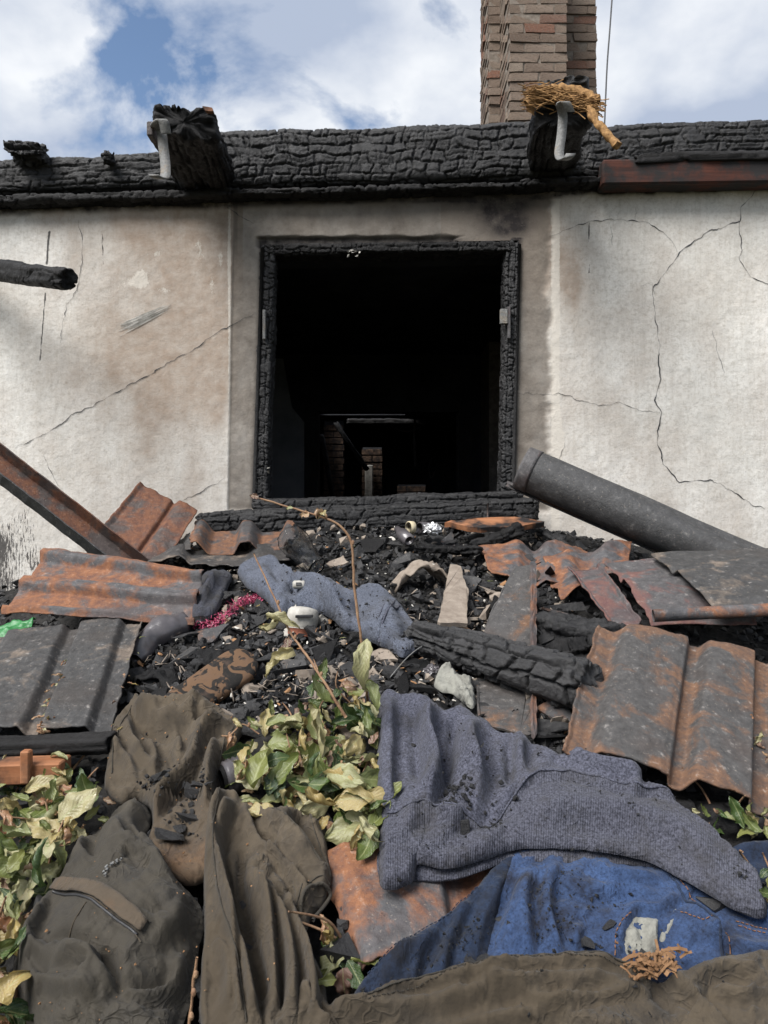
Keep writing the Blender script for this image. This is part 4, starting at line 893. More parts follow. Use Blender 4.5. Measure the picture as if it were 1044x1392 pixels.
# under its front edge
# folded orange sheets
t = panel('metal_sheet', PT((652, 735, 2.90)), PT((800, 748, 3.02)), PT((790, 800, 2.60)), PT((668, 775, 2.62)), [(0, 0.0), (0.3, 0.012), (0.5, -0.02), (0.62, 0.02), (0.8, 0.02), (1, 0.0)], M['rust_orange'], None, nu=70, nv=40, seed=18, warp=0.02, bite=0.06)
tag(t, 'bent orange rusty sheet on the heap below the end of the sill beam', 'metal sheet')
t = panel('metal_sheet', PT((738, 762, 2.80)), PT((858, 744, 2.98)), PT((850, 788, 2.62)), PT((762, 818, 2.42)), [(0, -0.01), (0.25, 0.02), (0.45, 0.0), (0.7, 0.03), (1, 0.0)], M['rust_orange'], None, nu=70, nv=40, seed=19, warp=0.02, bite=0.08)
tag(t, 'crumpled orange rusty sheet with black flakes touching the flat steel strip', 'metal sheet')
# standing post plate
post = thing('steel_post', S1(690, 1000), 'upright burnt steel plate with an orange rusted edge behind the charred log', 'steel plate')
def pd(y): return float(np.interp(y, [768, 905, 950, 1004], [2.42, 2.03, 1.84, 1.67]))
def up_(x, y, o=0.0): return U(x, y, pd(y) + o)
plate('plate', [up_(699, 772), up_(722, 768), up_(724, 840), up_(724, 905), up_(724, 950), up_(724, 1004), up_(650, 985), up_(648, 950), up_(650, 905), up_(654, 870), up_(664, 838), up_(690, 790)], M['rust_post'], post, 0.006)
plate('edge_flange', [up_(721, 764, -.03), up_(728, 766, -.02), up_(729, 905, -.03), up_(729, 950, -.03), up_(728, 1002, -.03), up_(723, 1002, -.04), up_(722, 950, -.04), up_(722, 905, -.04)], M['rust_orange'], post, 0.008)
# foreground rust tile
t = panel('roof_tile', S1(436, 1170, 0.03), S1(690, 1100, -0.005), S1(700, 1270, -0.01), S1(492, 1322, 0.02), [(0, -0.028), (0.05, -0.008), (0.12, 0.0), (0.55, 0.002), (0.62, -0.02), (0.75, -0.02), (0.85, 0.0), (1, 0.0)], M['rust_orange'], None, nu=80, nv=60, seed=21)
tag(t, 'flaking orange rusted tile showing between the olive cloth and the jeans', 'roof tile')
# ================================================================== TIMBER
lg = char_beam('charred_log', U(560, 862, 2.12), U(806, 936, 1.74), 0.112, 0.112, M['char_gloss'], None, 0.062, 0.011, 51, res=0.0028, rnd_=0.8, taper=(0.80, 1.15), wob=0.006, ragged=0.02, cellv=0.048, jit=0.28, crk=0.85)
tag(lg, 'thick charred log split into glossy black blocks', 'log')
def cb(nm, a_, b_, w_, h_, label, cat, seed, mat='char', **k):
    o = char_beam(nm, U(*a_), U(*b_), w_, h_, M[mat], None, k.pop('cell', 0.04), k.pop('depth', 0.008), seed, **k); tag(o, label, cat); return o
pl = thing('burnt_plank', U(665, 722, 3.0), 'half-burnt plank with bare orange wood lying along the sill beam', 'plank')
plate('plank', [U(605, 713, 3.08), U(640, 708, 3.10), U(706, 706, 3.12), U(742, 712, 3.1), U(706, 719, 3.02), U(650, 721, 3.0)], M['wood_half'], pl, 0.022)
cb('charred_board', (640, 742, 2.95), (712, 718, 3.02), 0.10, 0.045, 'curled black charred board under the half-burnt plank', 'board', 53, res=0.005, wob=0.03, ragged=0.05, mat='char_dull')
cb('charred_board', (700, 700, 3.20), (730, 702, 3.16), 0.10, 0.06, 'stubby charred end of board at the right tip of the sill beam', 'board', 54, res=0.005, wob=0.02, ragged=0.04)
cb('charred_board', (728, 716, 3.18), (775, 748, 3.05), 0.05, 0.03, 'narrow charred batten sliding off the heap toward the white wall', 'board', 55, res=0.005, wob=0.02, ragged=0.04)
cb('charred_board', (560, 745, 2.85), (660, 748, 2.80), 0.08, 0.03, 'flat charred board half buried in ash below the jar', 'board', 56, res=0.006, wob=0.015, ragged=0.05, mat='char_dull')
cb('charred_board', (735, 852, 2.25), (850, 870, 2.10), 0.18, 0.10, 'dark charred timber in the hollow between steel plate and big tile', 'timber', 57, res=0.006, wob=0.03, ragged=0.05, cell=0.03)
cb('charred_board', (742, 900, 2.02), (815, 885, 2.02), 0.10, 0.07, 'charred timber stub directly above the log end', 'timber', 58, res=0.006, wob=0.03, ragged=0.05, cell=0.03, mat='char_dull')
cb('charred_board', (885, 1120, 1.48), (1120, 1130, 1.45), 0.10, 0.07, 'black timber below the front edge of the big rusted tile', 'timber', 60, res=0.007, wob=0.02, ragged=0.03, mat='char_dull')
cb('charred_board', (262, 835, 2.42), (318, 806, 2.55), 0.06, 0.025, 'charred slat beside the pink tinsel', 'board', 61, res=0.005, wob=0.02, ragged=0.03)
cb('charred_board', (255, 905, 2.08), (330, 925, 2.02), 0.09, 0.03, 'charred board lying above the patterned shoe', 'board', 62, res=0.005, wob=0.02, ragged=0.04)
cb('charred_board', (350, 930, 2.02), (420, 905, 2.06), 0.11, 0.03, 'charred board just behind the wilted shrub', 'board', 63, res=0.005, wob=0.02, ragged=0.04)
cb('charred_board', (640, 880, 2.20), (600, 800, 2.55), 0.05, 0.03, 'thin charred batten behind the cement-board strip', 'board', 64, res=0.005, wob=0.02, ragged=0.04)
# cement strip, bark arch
cs = plate('cement_strip', [U(612, 770, 2.60), U(625, 770, 2.60), U(637, 805, 2.44), U(634, 850, 2.20), U(594, 850, 2.18), U(604, 806, 2.42)], M['cement'], None, 0.014); tag(cs, 'brown cement-board strip standing in the ash behind the log', 'board')
def bent(name, c, w, l, h, mat, yaw, label, cat, seed):
    n, m_ = 22, 16; V = []
    for i in range(n):
        for j in range(m_):
            u_ = i / (n - 1) - 0.5; v_ = j / (m_ - 1) - 0.5
            V.append([u_ * w + 0.02 * float(vnoise(np.array(v_ * 6), np.array(u_ * 2), 0, seed)), v_ * l * (1 + 0.3 * float(vnoise(np.array(u_ * 7), np.array(0.5), 0, seed + 1))), h * (1 - (2 * u_) ** 2) + 0.02 * float(vnoise(np.array(u_ * 8), np.array(v_ * 8), 0, seed + 2))])
    V = np.array(V) @ np.array(Matrix.Rotation(yaw, 3, 'Z')).T + c
    o = mk(name, V, gridf(n, m_), mat, None); solid(o, 0.006); tag(o, label, cat); return o
bent('bark_sheet', S1(575, 800, 0.01), 0.19, 0.11, 0.07, M['cement'], 0.2, 'arched brown scrap of burnt board over a black hollow beside the cuff', 'board', 3)
bent('roofing_felt', S1(300, 905, 0.0), 0.16, 0.10, 0.03, M['char_dull'], 0.5, 'curved black scrap of roofing felt in the ash near the patterned shoe', 'felt scrap', 7)
bent('roofing_felt', S1(215, 930, 0.0), 0.12, 0.09, 0.03, M['char_dull'], -0.3, 'small black curl of felt right of the ribbed black tile', 'felt scrap', 8)
bent('roofing_felt', S1(690, 835, 0.0), 0.16, 0.12, 0.04, M['char_dull'], 0.9, 'black curled felt left of the upright steel plate', 'felt scrap', 9)

# ================================================================== RUBBLE
def mid_pts(n, poly, rr, lift=0.0):
    P = np.asarray(poly, float); out_ = []
    while len(out_) < n:
        x = rr.uniform(P[:, 0].min(), P[:, 0].max(), n * 2); y = rr.uniform(P[:, 1].min(), P[:, 1].max(), n * 2)
        k = in_poly(x, y, P); out_ += list(zip(x[k], y[k]))
    q = np.array(out_[:n]); return S(q[:, 0], q[:, 1], lift), q
rr = np.random.default_rng(11)
HEAP = [(210, 770), (300, 735), (420, 718), (540, 712), (640, 715), (740, 725), (800, 760), (780, 830), (820, 900), (760, 1040), (600, 1000), (500, 1010), (330, 1000), (170, 1010), (190, 880), (260, 830)]
P, q = mid_pts(9000, HEAP, rr); d = P[:, 1]
def wpts(n, seed):
    r3 = np.random.default_rng(seed); x = r3.uniform(-1.7, 1.8, n); y = 0.75 + (3.42 - 0.75) * r3.uniform(0, 1, n) ** 0.8
    return np.stack([x, y, H0(x, y)], 1)
Q = wpts(7000, 4); s = np.random.default_rng(5).lognormal(math.log(0.009), 0.55, 7000).clip(0.003, 0.03); Q[:, 2] += 0.25 * s
scatter('charcoal_rubble', Q, s, CH + CHF, M['char_rubble'], 1)
s = rr.lognormal(math.log(0.0075), 0.55, len(P)).clip(0.003, 0.026); P2 = P + UPN * (rr.uniform(0, 0.018, len(P))[:, None])
h5 = len(P) // 2
scatter('charcoal_rubble', P2[:h5], s[:h5], CH + CHF + CHL, M['char_rubble'], 2); scatter('charcoal_rubble', P2[h5:], s[h5:], CHF + CHL + CHF, M['char_dull'], 3)
P, q = mid_pts(330, HEAP, rr, 0.018); scatter('ash_flakes', P, rr.lognormal(math.log(0.0035), 0.55, len(P)).clip(0.002, 0.014), CHF + CH, M['pale'], 4)
P, q = mid_pts(260, HEAP, rr, 0.02); scatter('wood_splinters', P, rr.lognormal(math.log(0.007), 0.5, len(P)).clip(0.003, 0.02), CHL + CHF, M['chip'], 5)
P, q = mid_pts(260, [(200, 900), (330, 880), (420, 930), (620, 800), (720, 800), (640, 880), (420, 960), (200, 960)], rr, 0.02); scatter('fibre_shreds', P, rr.uniform(0.008, 0.022, len(P)), chunk_pool(6, 31, (1, 0.10, 0.06)), M['cement'], 6)
# countable charcoal chunks
cpool = []
for i in range(8):
    bm = bmesh.new(); V_, f_ = (CH + CHF)[i * 2]; vs = [bm.verts.new(v) for v in V_]; [bm.faces.new([vs[k] for k in f2]) for f2 in f_ if len(f2) >= 3]
    bmesh.ops.subdivide_edges(bm, edges=bm.edges[:], cuts=1, use_grid_fill=True); bmesh.ops.triangulate(bm, faces=bm.faces[:])
    r4 = np.random.default_rng(i)
    for v in bm.verts: v.co += Vector(r4.normal(0, 0.06, 3))
    me = bpy.data.meshes.new('charcoal_chunk'); bm.to_mesh(me); bm.free(); me.materials.append(M['char_rubble']); cpool.append(me)
P, q = mid_pts(150, HEAP, rr, 0.012)
def chunk_at(p, s_, label, group):
    o = bpy.data.objects.new('charcoal_chunk', random.choice(cpool)); link(o, None, p); o.scale = (s_ * random.uniform(.8, 1.5), s_, s_ * random.uniform(.5, .9))
    o.rotation_euler = (0.28 + random.gauss(0, .3), random.gauss(0, .3), random.uniform(0, 6.28)); tag(o, label, 'charcoal', group); return o
for p in P: chunk_at(p, random.uniform(0.014, 0.046), 'black charcoal chunk lying loose in the ash below the window', 'charcoal chunks on the heap')
# charred splinters and clods
P, q = mid_pts(70, HEAP, rr, 0.02)
spl = []
for i in range(6):
    V_, f_ = CHL[i]; spl.append(mesh_data('charred_splinter', V_ * np.array([1, 0.8, 0.5]), f_, M['char_rubble' if i % 2 else 'char_dull'], False))
for p in P:
    o = bpy.data.objects.new('charred_splinter', random.choice(spl)); link(o, None, p); s_ = random.uniform(0.035, 0.10); o.scale = (s_, s_, s_)
    o.rotation_euler = (0.28 + random.gauss(0, .3), random.gauss(0, .3), random.uniform(0, 6.28)); tag(o, 'long flat charred splinter lying among the black rubble', 'splinter', 'charred splinters on the heap')
P, q = mid_pts(520, HEAP, rr, 0.010); scatter('ash_clods', P, rr.lognormal(math.log(0.012), 0.5, len(P)).clip(0.005, 0.03), CH + CHF, M['cement'], 7)
# stones and pale fragments
def stone(px, py, s_, label, mat='pale'):
    o = bpy.data.objects.new('rubble_stone', cpool[random.randrange(8)].copy()); o.data.materials.clear(); o.data.materials.append(M[mat]); link(o, None, S1(px, py, 0.02)); o.scale = (s_ * 1.3, s_, s_ * .8); o.rotation_euler = (0.3, 0.2, random.uniform(0, 6)); tag(o, label, 'stone')
stone(628, 757, 0.032, 'largest pale rubble stone in the ash near the orange bent sheet', 'cement'); stone(643, 755, 0.018, 'small white plaster bit right beside the largest pale stone'); stone(534, 738, 0.016, 'white plaster lump below the black bottle')
stone(442, 850, 0.024, 'chalky grey lump right of the white cup'); stone(586, 776, 0.014, 'small white bit in front of the arched brown scrap'); stone(670, 812, 0.05, 'brownish ash lump left of the upright steel plate', 'cement')

# broken tile and board shards
SH = [(612, 742, 0.05, 'rust_brown', 'rusty brown shard just below the half-burnt plank'), (500, 748, 0.05, 'char_dull', 'black board shard in the ash behind the clear cup'), (465, 770, 0.045, 'cement', 'brown board shard right of the clear plastic cup'), (660, 770, 0.05, 'char_dull', 'black shard leaning on the orange bent sheet'), (540, 770, 0.06, 'metal_dark', 'dark metal shard behind the sweatshirt cuff'),
      (450, 900, 0.055, 'char_dull', 'black slab shard behind the tall twig'), (400, 905, 0.05, 'metal_dark', 'dark grey shard under the slim twig'), (560, 905, 0.05, 'char_dull', 'black shard left of the burnt packaging'), (520, 900, 0.04, 'cement', 'small brown shard near the wire of the burnt packaging'), (250, 900, 0.05, 'metal_dark', 'dark metal shard below the melted bottle'),
      (330, 890, 0.05, 'char_dull', 'black shard below the tinsel'), (290, 870, 0.045, 'rust_brown', 'rust-brown shard at the lower end of the tinsel'), (640, 800, 0.05, 'metal_dark', 'dark metal shard behind the cement-board strip'), (755, 840, 0.05, 'rust_brown', 'brown shard right of the upright steel plate'), (750, 985, 0.045, 'rust_brown', 'brown shard in the gap under the big tile corner'), (205, 965, 0.05, 'char_dull', 'black shard against the olive shirt collar')]
for i, (x, y, s_, m_, lb) in enumerate(SH):
    r0 = np.random.default_rng(i + 50); nm_ = nrm(np.array([r0.normal(0, .35), -0.5 + r0.normal(0, .25), 0.8])); e1_ = nrm(np.cross(nm_, r0.normal(0, 1, 3))); e2_ = np.cross(nm_, e1_); c = S1(x, y, 0.02); k_ = int(r0.integers(4, 7)); an = np.sort(r0.uniform(0, 6.28, k_) * 0.25 + np.arange(k_) * 6.28 / k_ * 0.75)
    o = plate('broken_shard', [c + s_ * r0.uniform(.7, 1.2) * (math.cos(q) * 1.3 * e1_ + math.sin(q) * e2_) for q in an], M[m_], None, 0.008, 0.003, i); tag(o, lb, 'shard')
# ================================================================== SMALL THINGS ON THE HEAP
def lathe(name, prof, A_, ax_, mat, parent=None, n=20, dent=0.0, seed=0):
    ax_ = nrm(ax_); b_ = nrm(np.cross(ax_, (0.2, 0.1, 0.97))); c_ = np.cross(ax_, b_); V = []
    for (t_, r_) in prof:
        for k in range(n):
            th = 2 * math.pi * k / n; r2_ = r_ * (1 + dent * float(vnoise(np.array(math.cos(th) * 1.5), np.array(math.sin(th) * 1.5), t_ * 30, seed)))
            V.append(np.asarray(A_) + ax_ * t_ + r2_ * (b_ * math.cos(th) + c_ * math.sin(th)))
    f = gridf(len(prof), n, True).tolist(); f.append(list(range(n))[::-1]); f.append([(len(prof) - 1) * n + k for k in range(n)])
    return mk(name, np.array(V), f, mat, parent)
bt = lathe('burnt_bottle', [(0, 0.018), (0.004, 0.026), (0.06, 0.027), (0.085, 0.02), (0.095, 0.014), (0.12, 0.014), (0.121, 0.010)], U(556, 735, 2.92), U(536, 715, 3.05) - U(556, 735, 2.92), M['melt'], None, 20, 0.1, 2)
tag(bt, 'stubby black burnt bottle lying left of the cork-capped jar', 'bottle')
jr = thing('small_jar', U(575, 725, 3.0), 'small dark jar on its side with a beige cap, between bottle and foil', 'jar')
lathe('body', [(0, 0.022), (0.003, 0.027), (0.07, 0.027), (0.075, 0.020)], U(570, 718, 3.0), np.array([0.8, 0.5, -0.05]), M['melt'], jr, 20, 0.05)
lathe('cap', [(-0.004, 0.022), (-0.002, 0.026), (0.018, 0.026), (0.020, 0.022)], U(556, 717, 2.985), np.array([0.8, 0.5, -0.05]), M['cork'], jr, 20, 0.03)
def crumple(name, c, r, mat, label, cat, seed, parent=None, sub=4, amp=0.35):
    bm = bmesh.new(); bmesh.ops.create_icosphere(bm, subdivisions=sub, radius=1); V_ = np.array([v.co[:] for v in bm.verts])
    f_ = np.array([[v.index for v in fc.verts] for fc in bm.faces]); bm.free()
    dd = 1 + amp * (np.abs(fbm(V_[:, 0] * 2.2, V_[:, 1] * 2.2, V_[:, 2] * 2.2, seed, 4)) * 2 - 0.5)
    o = mk(name, V_ * dd[:, None] * np.array(r) + np.asarray(c), f_, mat, parent, False); 
    if label: tag(o, label, cat)
    return o
crumple('crumpled_foil', U(588, 719, 2.98), (0.036, 0.03, 0.026), M['foil'], 'ball of crumpled silver foil beside the small jar', 'foil', 4)
# clear plastic cup / bag
n, m_ = 26, 30; V = []
a0 = U(392, 728, 2.80); a1 = U(432, 772, 2.62); ax = nrm(a1 - a0); b_ = nrm(np.cross(ax, (0, 1, 0))); c_ = np.cross(ax, b_)
for i in range(n):
    s_ = i / (n - 1)
    for k in range(m_):
        th = 2 * math.pi * k / m_; r_ = (0.050 - 0.016 * s_) * (1 + 0.45 * float(fbm(np.array(math.cos(th) * 1.6), np.array(math.sin(th) * 1.6), s_ * 3, 6)))
        V.append(a0 + (a1 - a0) * s_ + r_ * (b_ * math.cos(th) + 0.7 * c_ * math.sin(th)))
o = mk('plastic_cup', np.array(V), gridf(n, m_, True), M['clear'], None, True); solid(o, 0.0012); tag(o, 'crushed clear plastic cup on the pale blue-grey sweatshirt', 'cup')
# white cup with red base and small gadget
cup = thing('ceramic_cup', S1(408, 862), 'broken white ceramic cup with a dark slot and red base under the twig', 'cup')
cu = nrm(np.array([0.12, 0.25, 1]))
lathe('body', [(0.015, 0.040), (0.02, 0.045), (0.05, 0.050), (0.072, 0.047), (0.08, 0.040), (0.084, 0.022), (0.085, 0.004)], S1(408, 862, -0.002), cu, M['white'], cup, 28, 0.04)
lathe('base', [(-0.005, 0.036), (0.0, 0.039), (0.016, 0.041)], S1(408, 862, -0.002), cu, M['terracotta'], cup, 24, 0.02)
V_, f_ = box_v(S1(414, 857, 0.055) + np.array([0.006, -0.048, 0]), (0.026, 0.004, 0.0), (0, 0.006, 0.0), (0, 0, 0.004), 0.001); mk('slot', V_, f_, M['black'], cup, False)
plate('shard', [S1(384, 866, 0.0), S1(402, 832, 0.05), S1(404, 848, 0.03), S1(400, 868, 0.0)], M['white'], cup, 0.008)
gd = thing('plastic_tag', S1(409, 822, 0.06), 'small white oval plastic tag with dark window above the broken cup', 'tag')
V_, f_ = box_v(S1(409, 822, 0.075) + np.array([0, -0.03, 0]), (0.021, 0.0, 0.0), (0, -0.010, 0.004), (0, 0.003, 0.012), 0.005); mk('body', V_, f_, M['white'], gd, True)
V_, f_ = box_v(S1(409, 822, 0.075) + np.array([0, -0.041, 0.003]), (0.009, 0.0, 0.0), (0, -0.003, 0.001), (0, 0.0015, 0.005), 0.001); mk('window', V_, f_, M['black'], gd, False)
# tinsel
mb = MB(); r5 = np.random.default_rng(3)
cl = S(np.linspace(272, 362, 40), np.linspace(858, 818, 40) + 6 * np.sin(np.linspace(0, 7, 40)), 0.02)
for i in range(900):
    p = cl[r5.integers(40)] + r5.normal(0, 0.012, 3) * np.array([1, 1, 0.6]); t_ = r5.normal(0, 1, 3); t_ = nrm(t_) * r5.uniform(0.007, 0.016); w_ = nrm(r5.normal(0, 1, 3)) * 0.0013
    mb.add([p - w_, p + w_, p + t_ + w_, p + t_ - w_], [[0, 1, 2, 3]])
tag(mb.build('tinsel_garland', M['tinsel'], None, False), 'fluffy pink-red tinsel garland on the charred heap', 'tinsel')
# melted dark bottle
V = []; path = catmull([S1(184, 905, 0.02), S1(205, 885, 0.035), S1(230, 870, 0.04), S1(256, 858, 0.03)], 10)
mbt, f_ = tube_v(path, np.interp(np.linspace(0, 1, len(path)), [0, 0.1, 0.35, 0.55, 0.9, 1], [0.018, 0.03, 0.034, 0.045, 0.042, 0.02]), 24, True)
mbt = mbt + 0.014 * np.stack([fbm(mbt[:, 0] * 18, mbt[:, 1] * 18, mbt[:, 2] * 18, 5 + k) for k in range(3)], 1)
tag(mk('melted_bottle', mbt, f_, M['melt'], None), 'shiny grey half-melted plastic bottle right of the black ribbed tile', 'bottle')
# patterned shoe
ns_, ms_ = 30, 28; V = []; c0 = S1(232, 975, 0.01); c1 = S1(326, 930, 0.055); ax = nrm(c1 - c0); sd_ = nrm(np.cross(ax, (0, -0.7, 0.72))); un = np.cross(sd_, ax); un = un if un[2] > 0 else -un
L_ = np.linalg.norm(c1 - c0) + 0.05
for i in range(ns_):
    s_ = i / (ns_ - 1); w_ = 0.060 * (1 - max(0, (s_ - 0.72) / 0.28) ** 2.4) ** 0.5 * (0.80 + 0.2 * s_) + 0.001
    for k in range(ms_):
        th = 2 * math.pi * k / ms_; cx_ = math.copysign(abs(math.cos(th)) ** 0.7, math.cos(th)); cy_ = math.copysign(abs(math.sin(th)) ** 0.7, math.sin(th))
        V.append(c0 + ax * s_ * L_ + sd_ * w_ * cx_ + un * cy_ * (0.016 + 0.012 * (1 - s_)) * min(1, (1.02 - s_) * 9))
f_ = gridf(ns_, ms_, True).tolist() + [[(ns_ - 1) * ms_ + k for k in range(ms_)], list(range(ms_))[::-1]]
tag(mk('patterned_shoe', np.array(V), f_, M['leopard'], None), 'brown slipper sole with black blotchy pattern poking out above the olive trousers', 'shoe')
# dark ribbed jar at the shrub
jr2 = thing('ribbed_jar', S1(325, 1080), 'dark ribbed jar mouth peeking from the leaves beside the olive trousers', 'jar')
prof = [(0, 0.030), (0.004, 0.036)] + [(0.008 + 0.006 * k, 0.034 + (0.005 if k % 2 else 0)) for k in range(9)] + [(0.066, 0.030)]
lathe('body', prof, S1(306, 1076, 0.03), np.array([0.8, 0.45, 0.12]), M['melt'], jr2, 26)
lathe('mouth', [(-0.006, 0.020), (-0.004, 0.027), (0.002, 0.030)], S1(306, 1076, 0.03), np.array([0.8, 0.45, 0.12]), M['char_dull'], jr2, 24)
# green tarp bit
n, m_ = 40, 30; V = []
Pq = [S1(-60, 880, 0.02), S1(50, 852, 0.03), S1(38, 872, 0.01), S1(-50, 905, 0.01)]
for i in range(n):
    for j in range(m_):
        u_, v_ = i / (n - 1), j / (m_ - 1); p = (1 - u_) * (1 - v_) * Pq[0] + u_ * (1 - v_) * Pq[1] + u_ * v_ * Pq[2] + (1 - u_) * v_ * Pq[3]
        V.append(p + UPN * (0.022 * abs(float(fbm(np.array(u_ * 4 + v_ * 2), np.array(v_ * 5), 0, 9))) * 2))
o = mk('green_tarpaulin', np.array(V), gridf(n, m_), M['green'], None); solid(o, 0.002); tag(o, 'bright green plastic tarpaulin scrap between the orange and black tiles', 'tarpaulin')

# ================================================================== CLOTH
class Cloth: pass
def ridge(px, py, folds):
    """folds: amp > 0 is a lapped fold, gentle on one side and steep on the other; amp < 0 a trough"""
    h = np.zeros(np.shape(px))
    for (line, w_, amp) in folds:
        L = np.asarray(catmull(line, 5) if len(line) > 2 else line, float); d = np.full(np.shape(px), 1e9); sg = np.ones(np.shape(px))
        for i in range(len(L) - 1):
            a_, ab = L[i], L[i + 1] - L[i]; t = np.clip(((px - a_[0]) * ab[0] + (py - a_[1]) * ab[1]) / (ab @ ab + 1e-9), 0, 1)
            ex, ey = px - a_[0] - t * ab[0], py - a_[1] - t * ab[1]; dd = np.hypot(ex, ey)
            sg = np.where(dd < d, ex * 0.75 + ey * 0.66, sg); d = np.minimum(d, dd)
        e0 = np.hypot(px - L[0, 0], py - L[0, 1]); e1 = np.hypot(px - L[-1, 0], py - L[-1, 1]); fade = np.clip(np.minimum(e0, e1) / (2.2 * w_), 0.1, 1)
        if amp > 0: h = h + amp * np.where(sg > 0, 1.5 * np.exp(-(d / (0.5 * w_)) ** 2) - 0.4 * np.exp(-((d - 0.9 * w_) / (0.5 * w_)) ** 2), 1.5 * np.exp(-(d / (1.6 * w_)) ** 1.3)) * fade
        else: h = h + 1.3 * amp * np.exp(-(d / (0.7 * w_)) ** 1.4) * fade
    return h
def cloth(outline, folds=(), base=0.03, edge=22, step=7.0, excess=0.06, iters=30, lines=(), floor=0.006, seed=1, pin=0.06, wr=0.003, smooth=True, back=None, gz=0.00015, puff=0.0, cr=0.010, cl=34.0, ca=0.6):
    """relaxed cloth sheet draped over the mound; outline in photo pixels"""
    c = Cloth(); OL = np.array(outline, float); OC = catmull(OL, 6, True) if smooth else OL
    OB = resample(OC, step, True); nb = len(OB)
    OB = OB + 1.2 * np.stack([fbm(np.arange(nb) * 0.3, np.zeros(nb), 0, seed + 1), fbm(np.arange(nb) * 0.3, np.zeros(nb), 5, seed + 2)], 1)
    x0, y0 = OB.min(0); x1, y1 = OB.max(0); rr = np.random.default_rng(seed)
    gx, gy = np.meshgrid(np.arange(x0, x1, step), np.arange(y0, y1, step * 0.87)); gx = gx + (np.arange(gx.shape[0]) % 2)[:, None] * step / 2
    g = np.stack([gx.ravel(), gy.ravel()], 1) + rr.uniform(-0.18, 0.18, (gx.size, 2)) * step
    g = g[in_poly(g[:, 0], g[:, 1], OB)]; g = g[dist_line(g[:, 0], g[:, 1], OB, True) > 0.6 * step]
    pts = [OB]; edges = [(i, (i + 1) % nb) for i in range(nb)]; off = nb
    for ln in lines:
        Q = resample(catmull(ln, 6), step); Q = Q[in_poly(Q[:, 0], Q[:, 1], OB)]; Q = Q[dist_line(Q[:, 0], Q[:, 1], OB, True) > 1.0]
        if len(Q) < 2: continue
        g = g[dist_line(g[:, 0], g[:, 1], Q) > 0.55 * step]
        edges += [(off + i, off + i + 1) for i in range(len(Q) - 1)]; pts.append(Q); off += len(Q)
    pts.append(g); A = np.vstack(pts)
    vs, es, fs, *_ = delaunay_2d_cdt([Vector(p) for p in A], edges, [], 0, 1e-4, False)
    Pp = np.array([v[:] for v in vs]); Tr = np.array([f for f in fs if len(f) == 3]); cen = Pp[Tr].mean(1)
    Tr = Tr[in_poly(cen[:, 0], cen[:, 1], OB)]
    ar = (Pp[Tr[:, 1], 0] - Pp[Tr[:, 0], 0]) * (Pp[Tr[:, 2], 1] - Pp[Tr[:, 0], 1]) - (Pp[Tr[:, 2], 0] - Pp[Tr[:, 0], 0]) * (Pp[Tr[:, 1], 1] - Pp[Tr[:, 0], 1])
    Tr[ar > 0] = Tr[ar > 0][:, ::-1]
    bd = dist_line(Pp[:, 0], Pp[:, 1], OB, True); round_ = sstep(0, edge, bd) ** 0.6
    lift = floor + (base + puff * sstep(0, edge * 4, bd)) * round_ + ridge(Pp[:, 0], Pp[:, 1], folds) * np.maximum(round_, 0.15) + wr * fbm(Pp[:, 0] / 28, Pp[:, 1] / 28, 0, seed + 3) * round_
    if cr:
        for (c2, am, sd2) in ((cl, 1.0, 0), (0.5 * cl, 0.45, 30)):
            wx = Pp[:, 0] + 0.55 * c2 * fbm(Pp[:, 0] / (1.5 * c2), Pp[:, 1] / (1.5 * c2), 0, seed + 51 + sd2); wy_ = Pp[:, 1] + 0.55 * c2 * fbm(Pp[:, 0] / (1.5 * c2), Pp[:, 1] / (1.5 * c2), 7, seed + 52 + sd2)
            an = ca + 0.9 * fbm(Pp[:, 0] / (6 * cl), Pp[:, 1] / (6 * cl), 3, seed + 53); ca_, sa_ = np.cos(an), np.sin(an); u_ = wx * ca_ + wy_ * sa_; v_ = -wx * sa_ + wy_ * ca_
            f1, f2, cid = cells(u_ / (3.4 * c2), v_ / c2, seed + 54 + sd2, 0.45)
            sg = np.tanh(3 * fbm(Pp[:, 0] / (2.2 * c2), Pp[:, 1] / (2.2 * c2), 9, seed + 56 + sd2) + 0.5); msk = 0.3 + 0.7 * sstep(-0.3, 0.3, fbm(Pp[:, 0] / (2.5 * cl), Pp[:, 1] / (2.5 * cl), 4, seed + 57 + sd2))
            lift = lift + cr * am * sg * msk * np.exp(-(f2 - f1) / 0.13) * np.maximum(round_, 0.25)
    if back is not None: lift = lift + back(Pp[:, 0], Pp[:, 1])
    lift = np.maximum(lift, floor)
    l0 = floor + 0.85 * base; X = SR(Pp[:, 0], Pp[:, 1], l0) + UPN * (lift - l0)[:, None]; G = S(Pp[:, 0], Pp[:, 1], 0.0)
    E = np.vstack([Tr[:, [0, 1]], Tr[:, [1, 2]], Tr[:, [2, 0]]]); E.sort(1); E, inv, cnt = np.unique(E, axis=0, return_inverse=True, return_counts=True)
    # opposite vertices for bending
    opp = {}
    for t_ in Tr:
        for k in range(3):
            a_, b_, o_ = t_[k], t_[(k + 1) % 3], t_[(k + 2) % 3]; opp.setdefault((min(a_, b_), max(a_, b_)), []).append(o_)
    Bn = np.array([v for v in opp.values() if len(v) == 2])
    ex = excess * (1 + 0.9 * fbm(Pp[:, 0] / 60, Pp[:, 1] / 60, 0, seed + 9))
    L0 = np.linalg.norm(X[E[:, 0]] - X[E[:, 1]], axis=1) * (1 + 0.5 * (ex[E[:, 0]] + ex[E[:, 1]])); L0 += 0
    LB = np.linalg.norm(X[Bn[:, 0]] - X[Bn[:, 1]], axis=1) * (1 + excess * 0.9)
    isb = bd < 1.5; w = np.where(isb, pin, 1.0); N = len(X); X0 = X.copy()
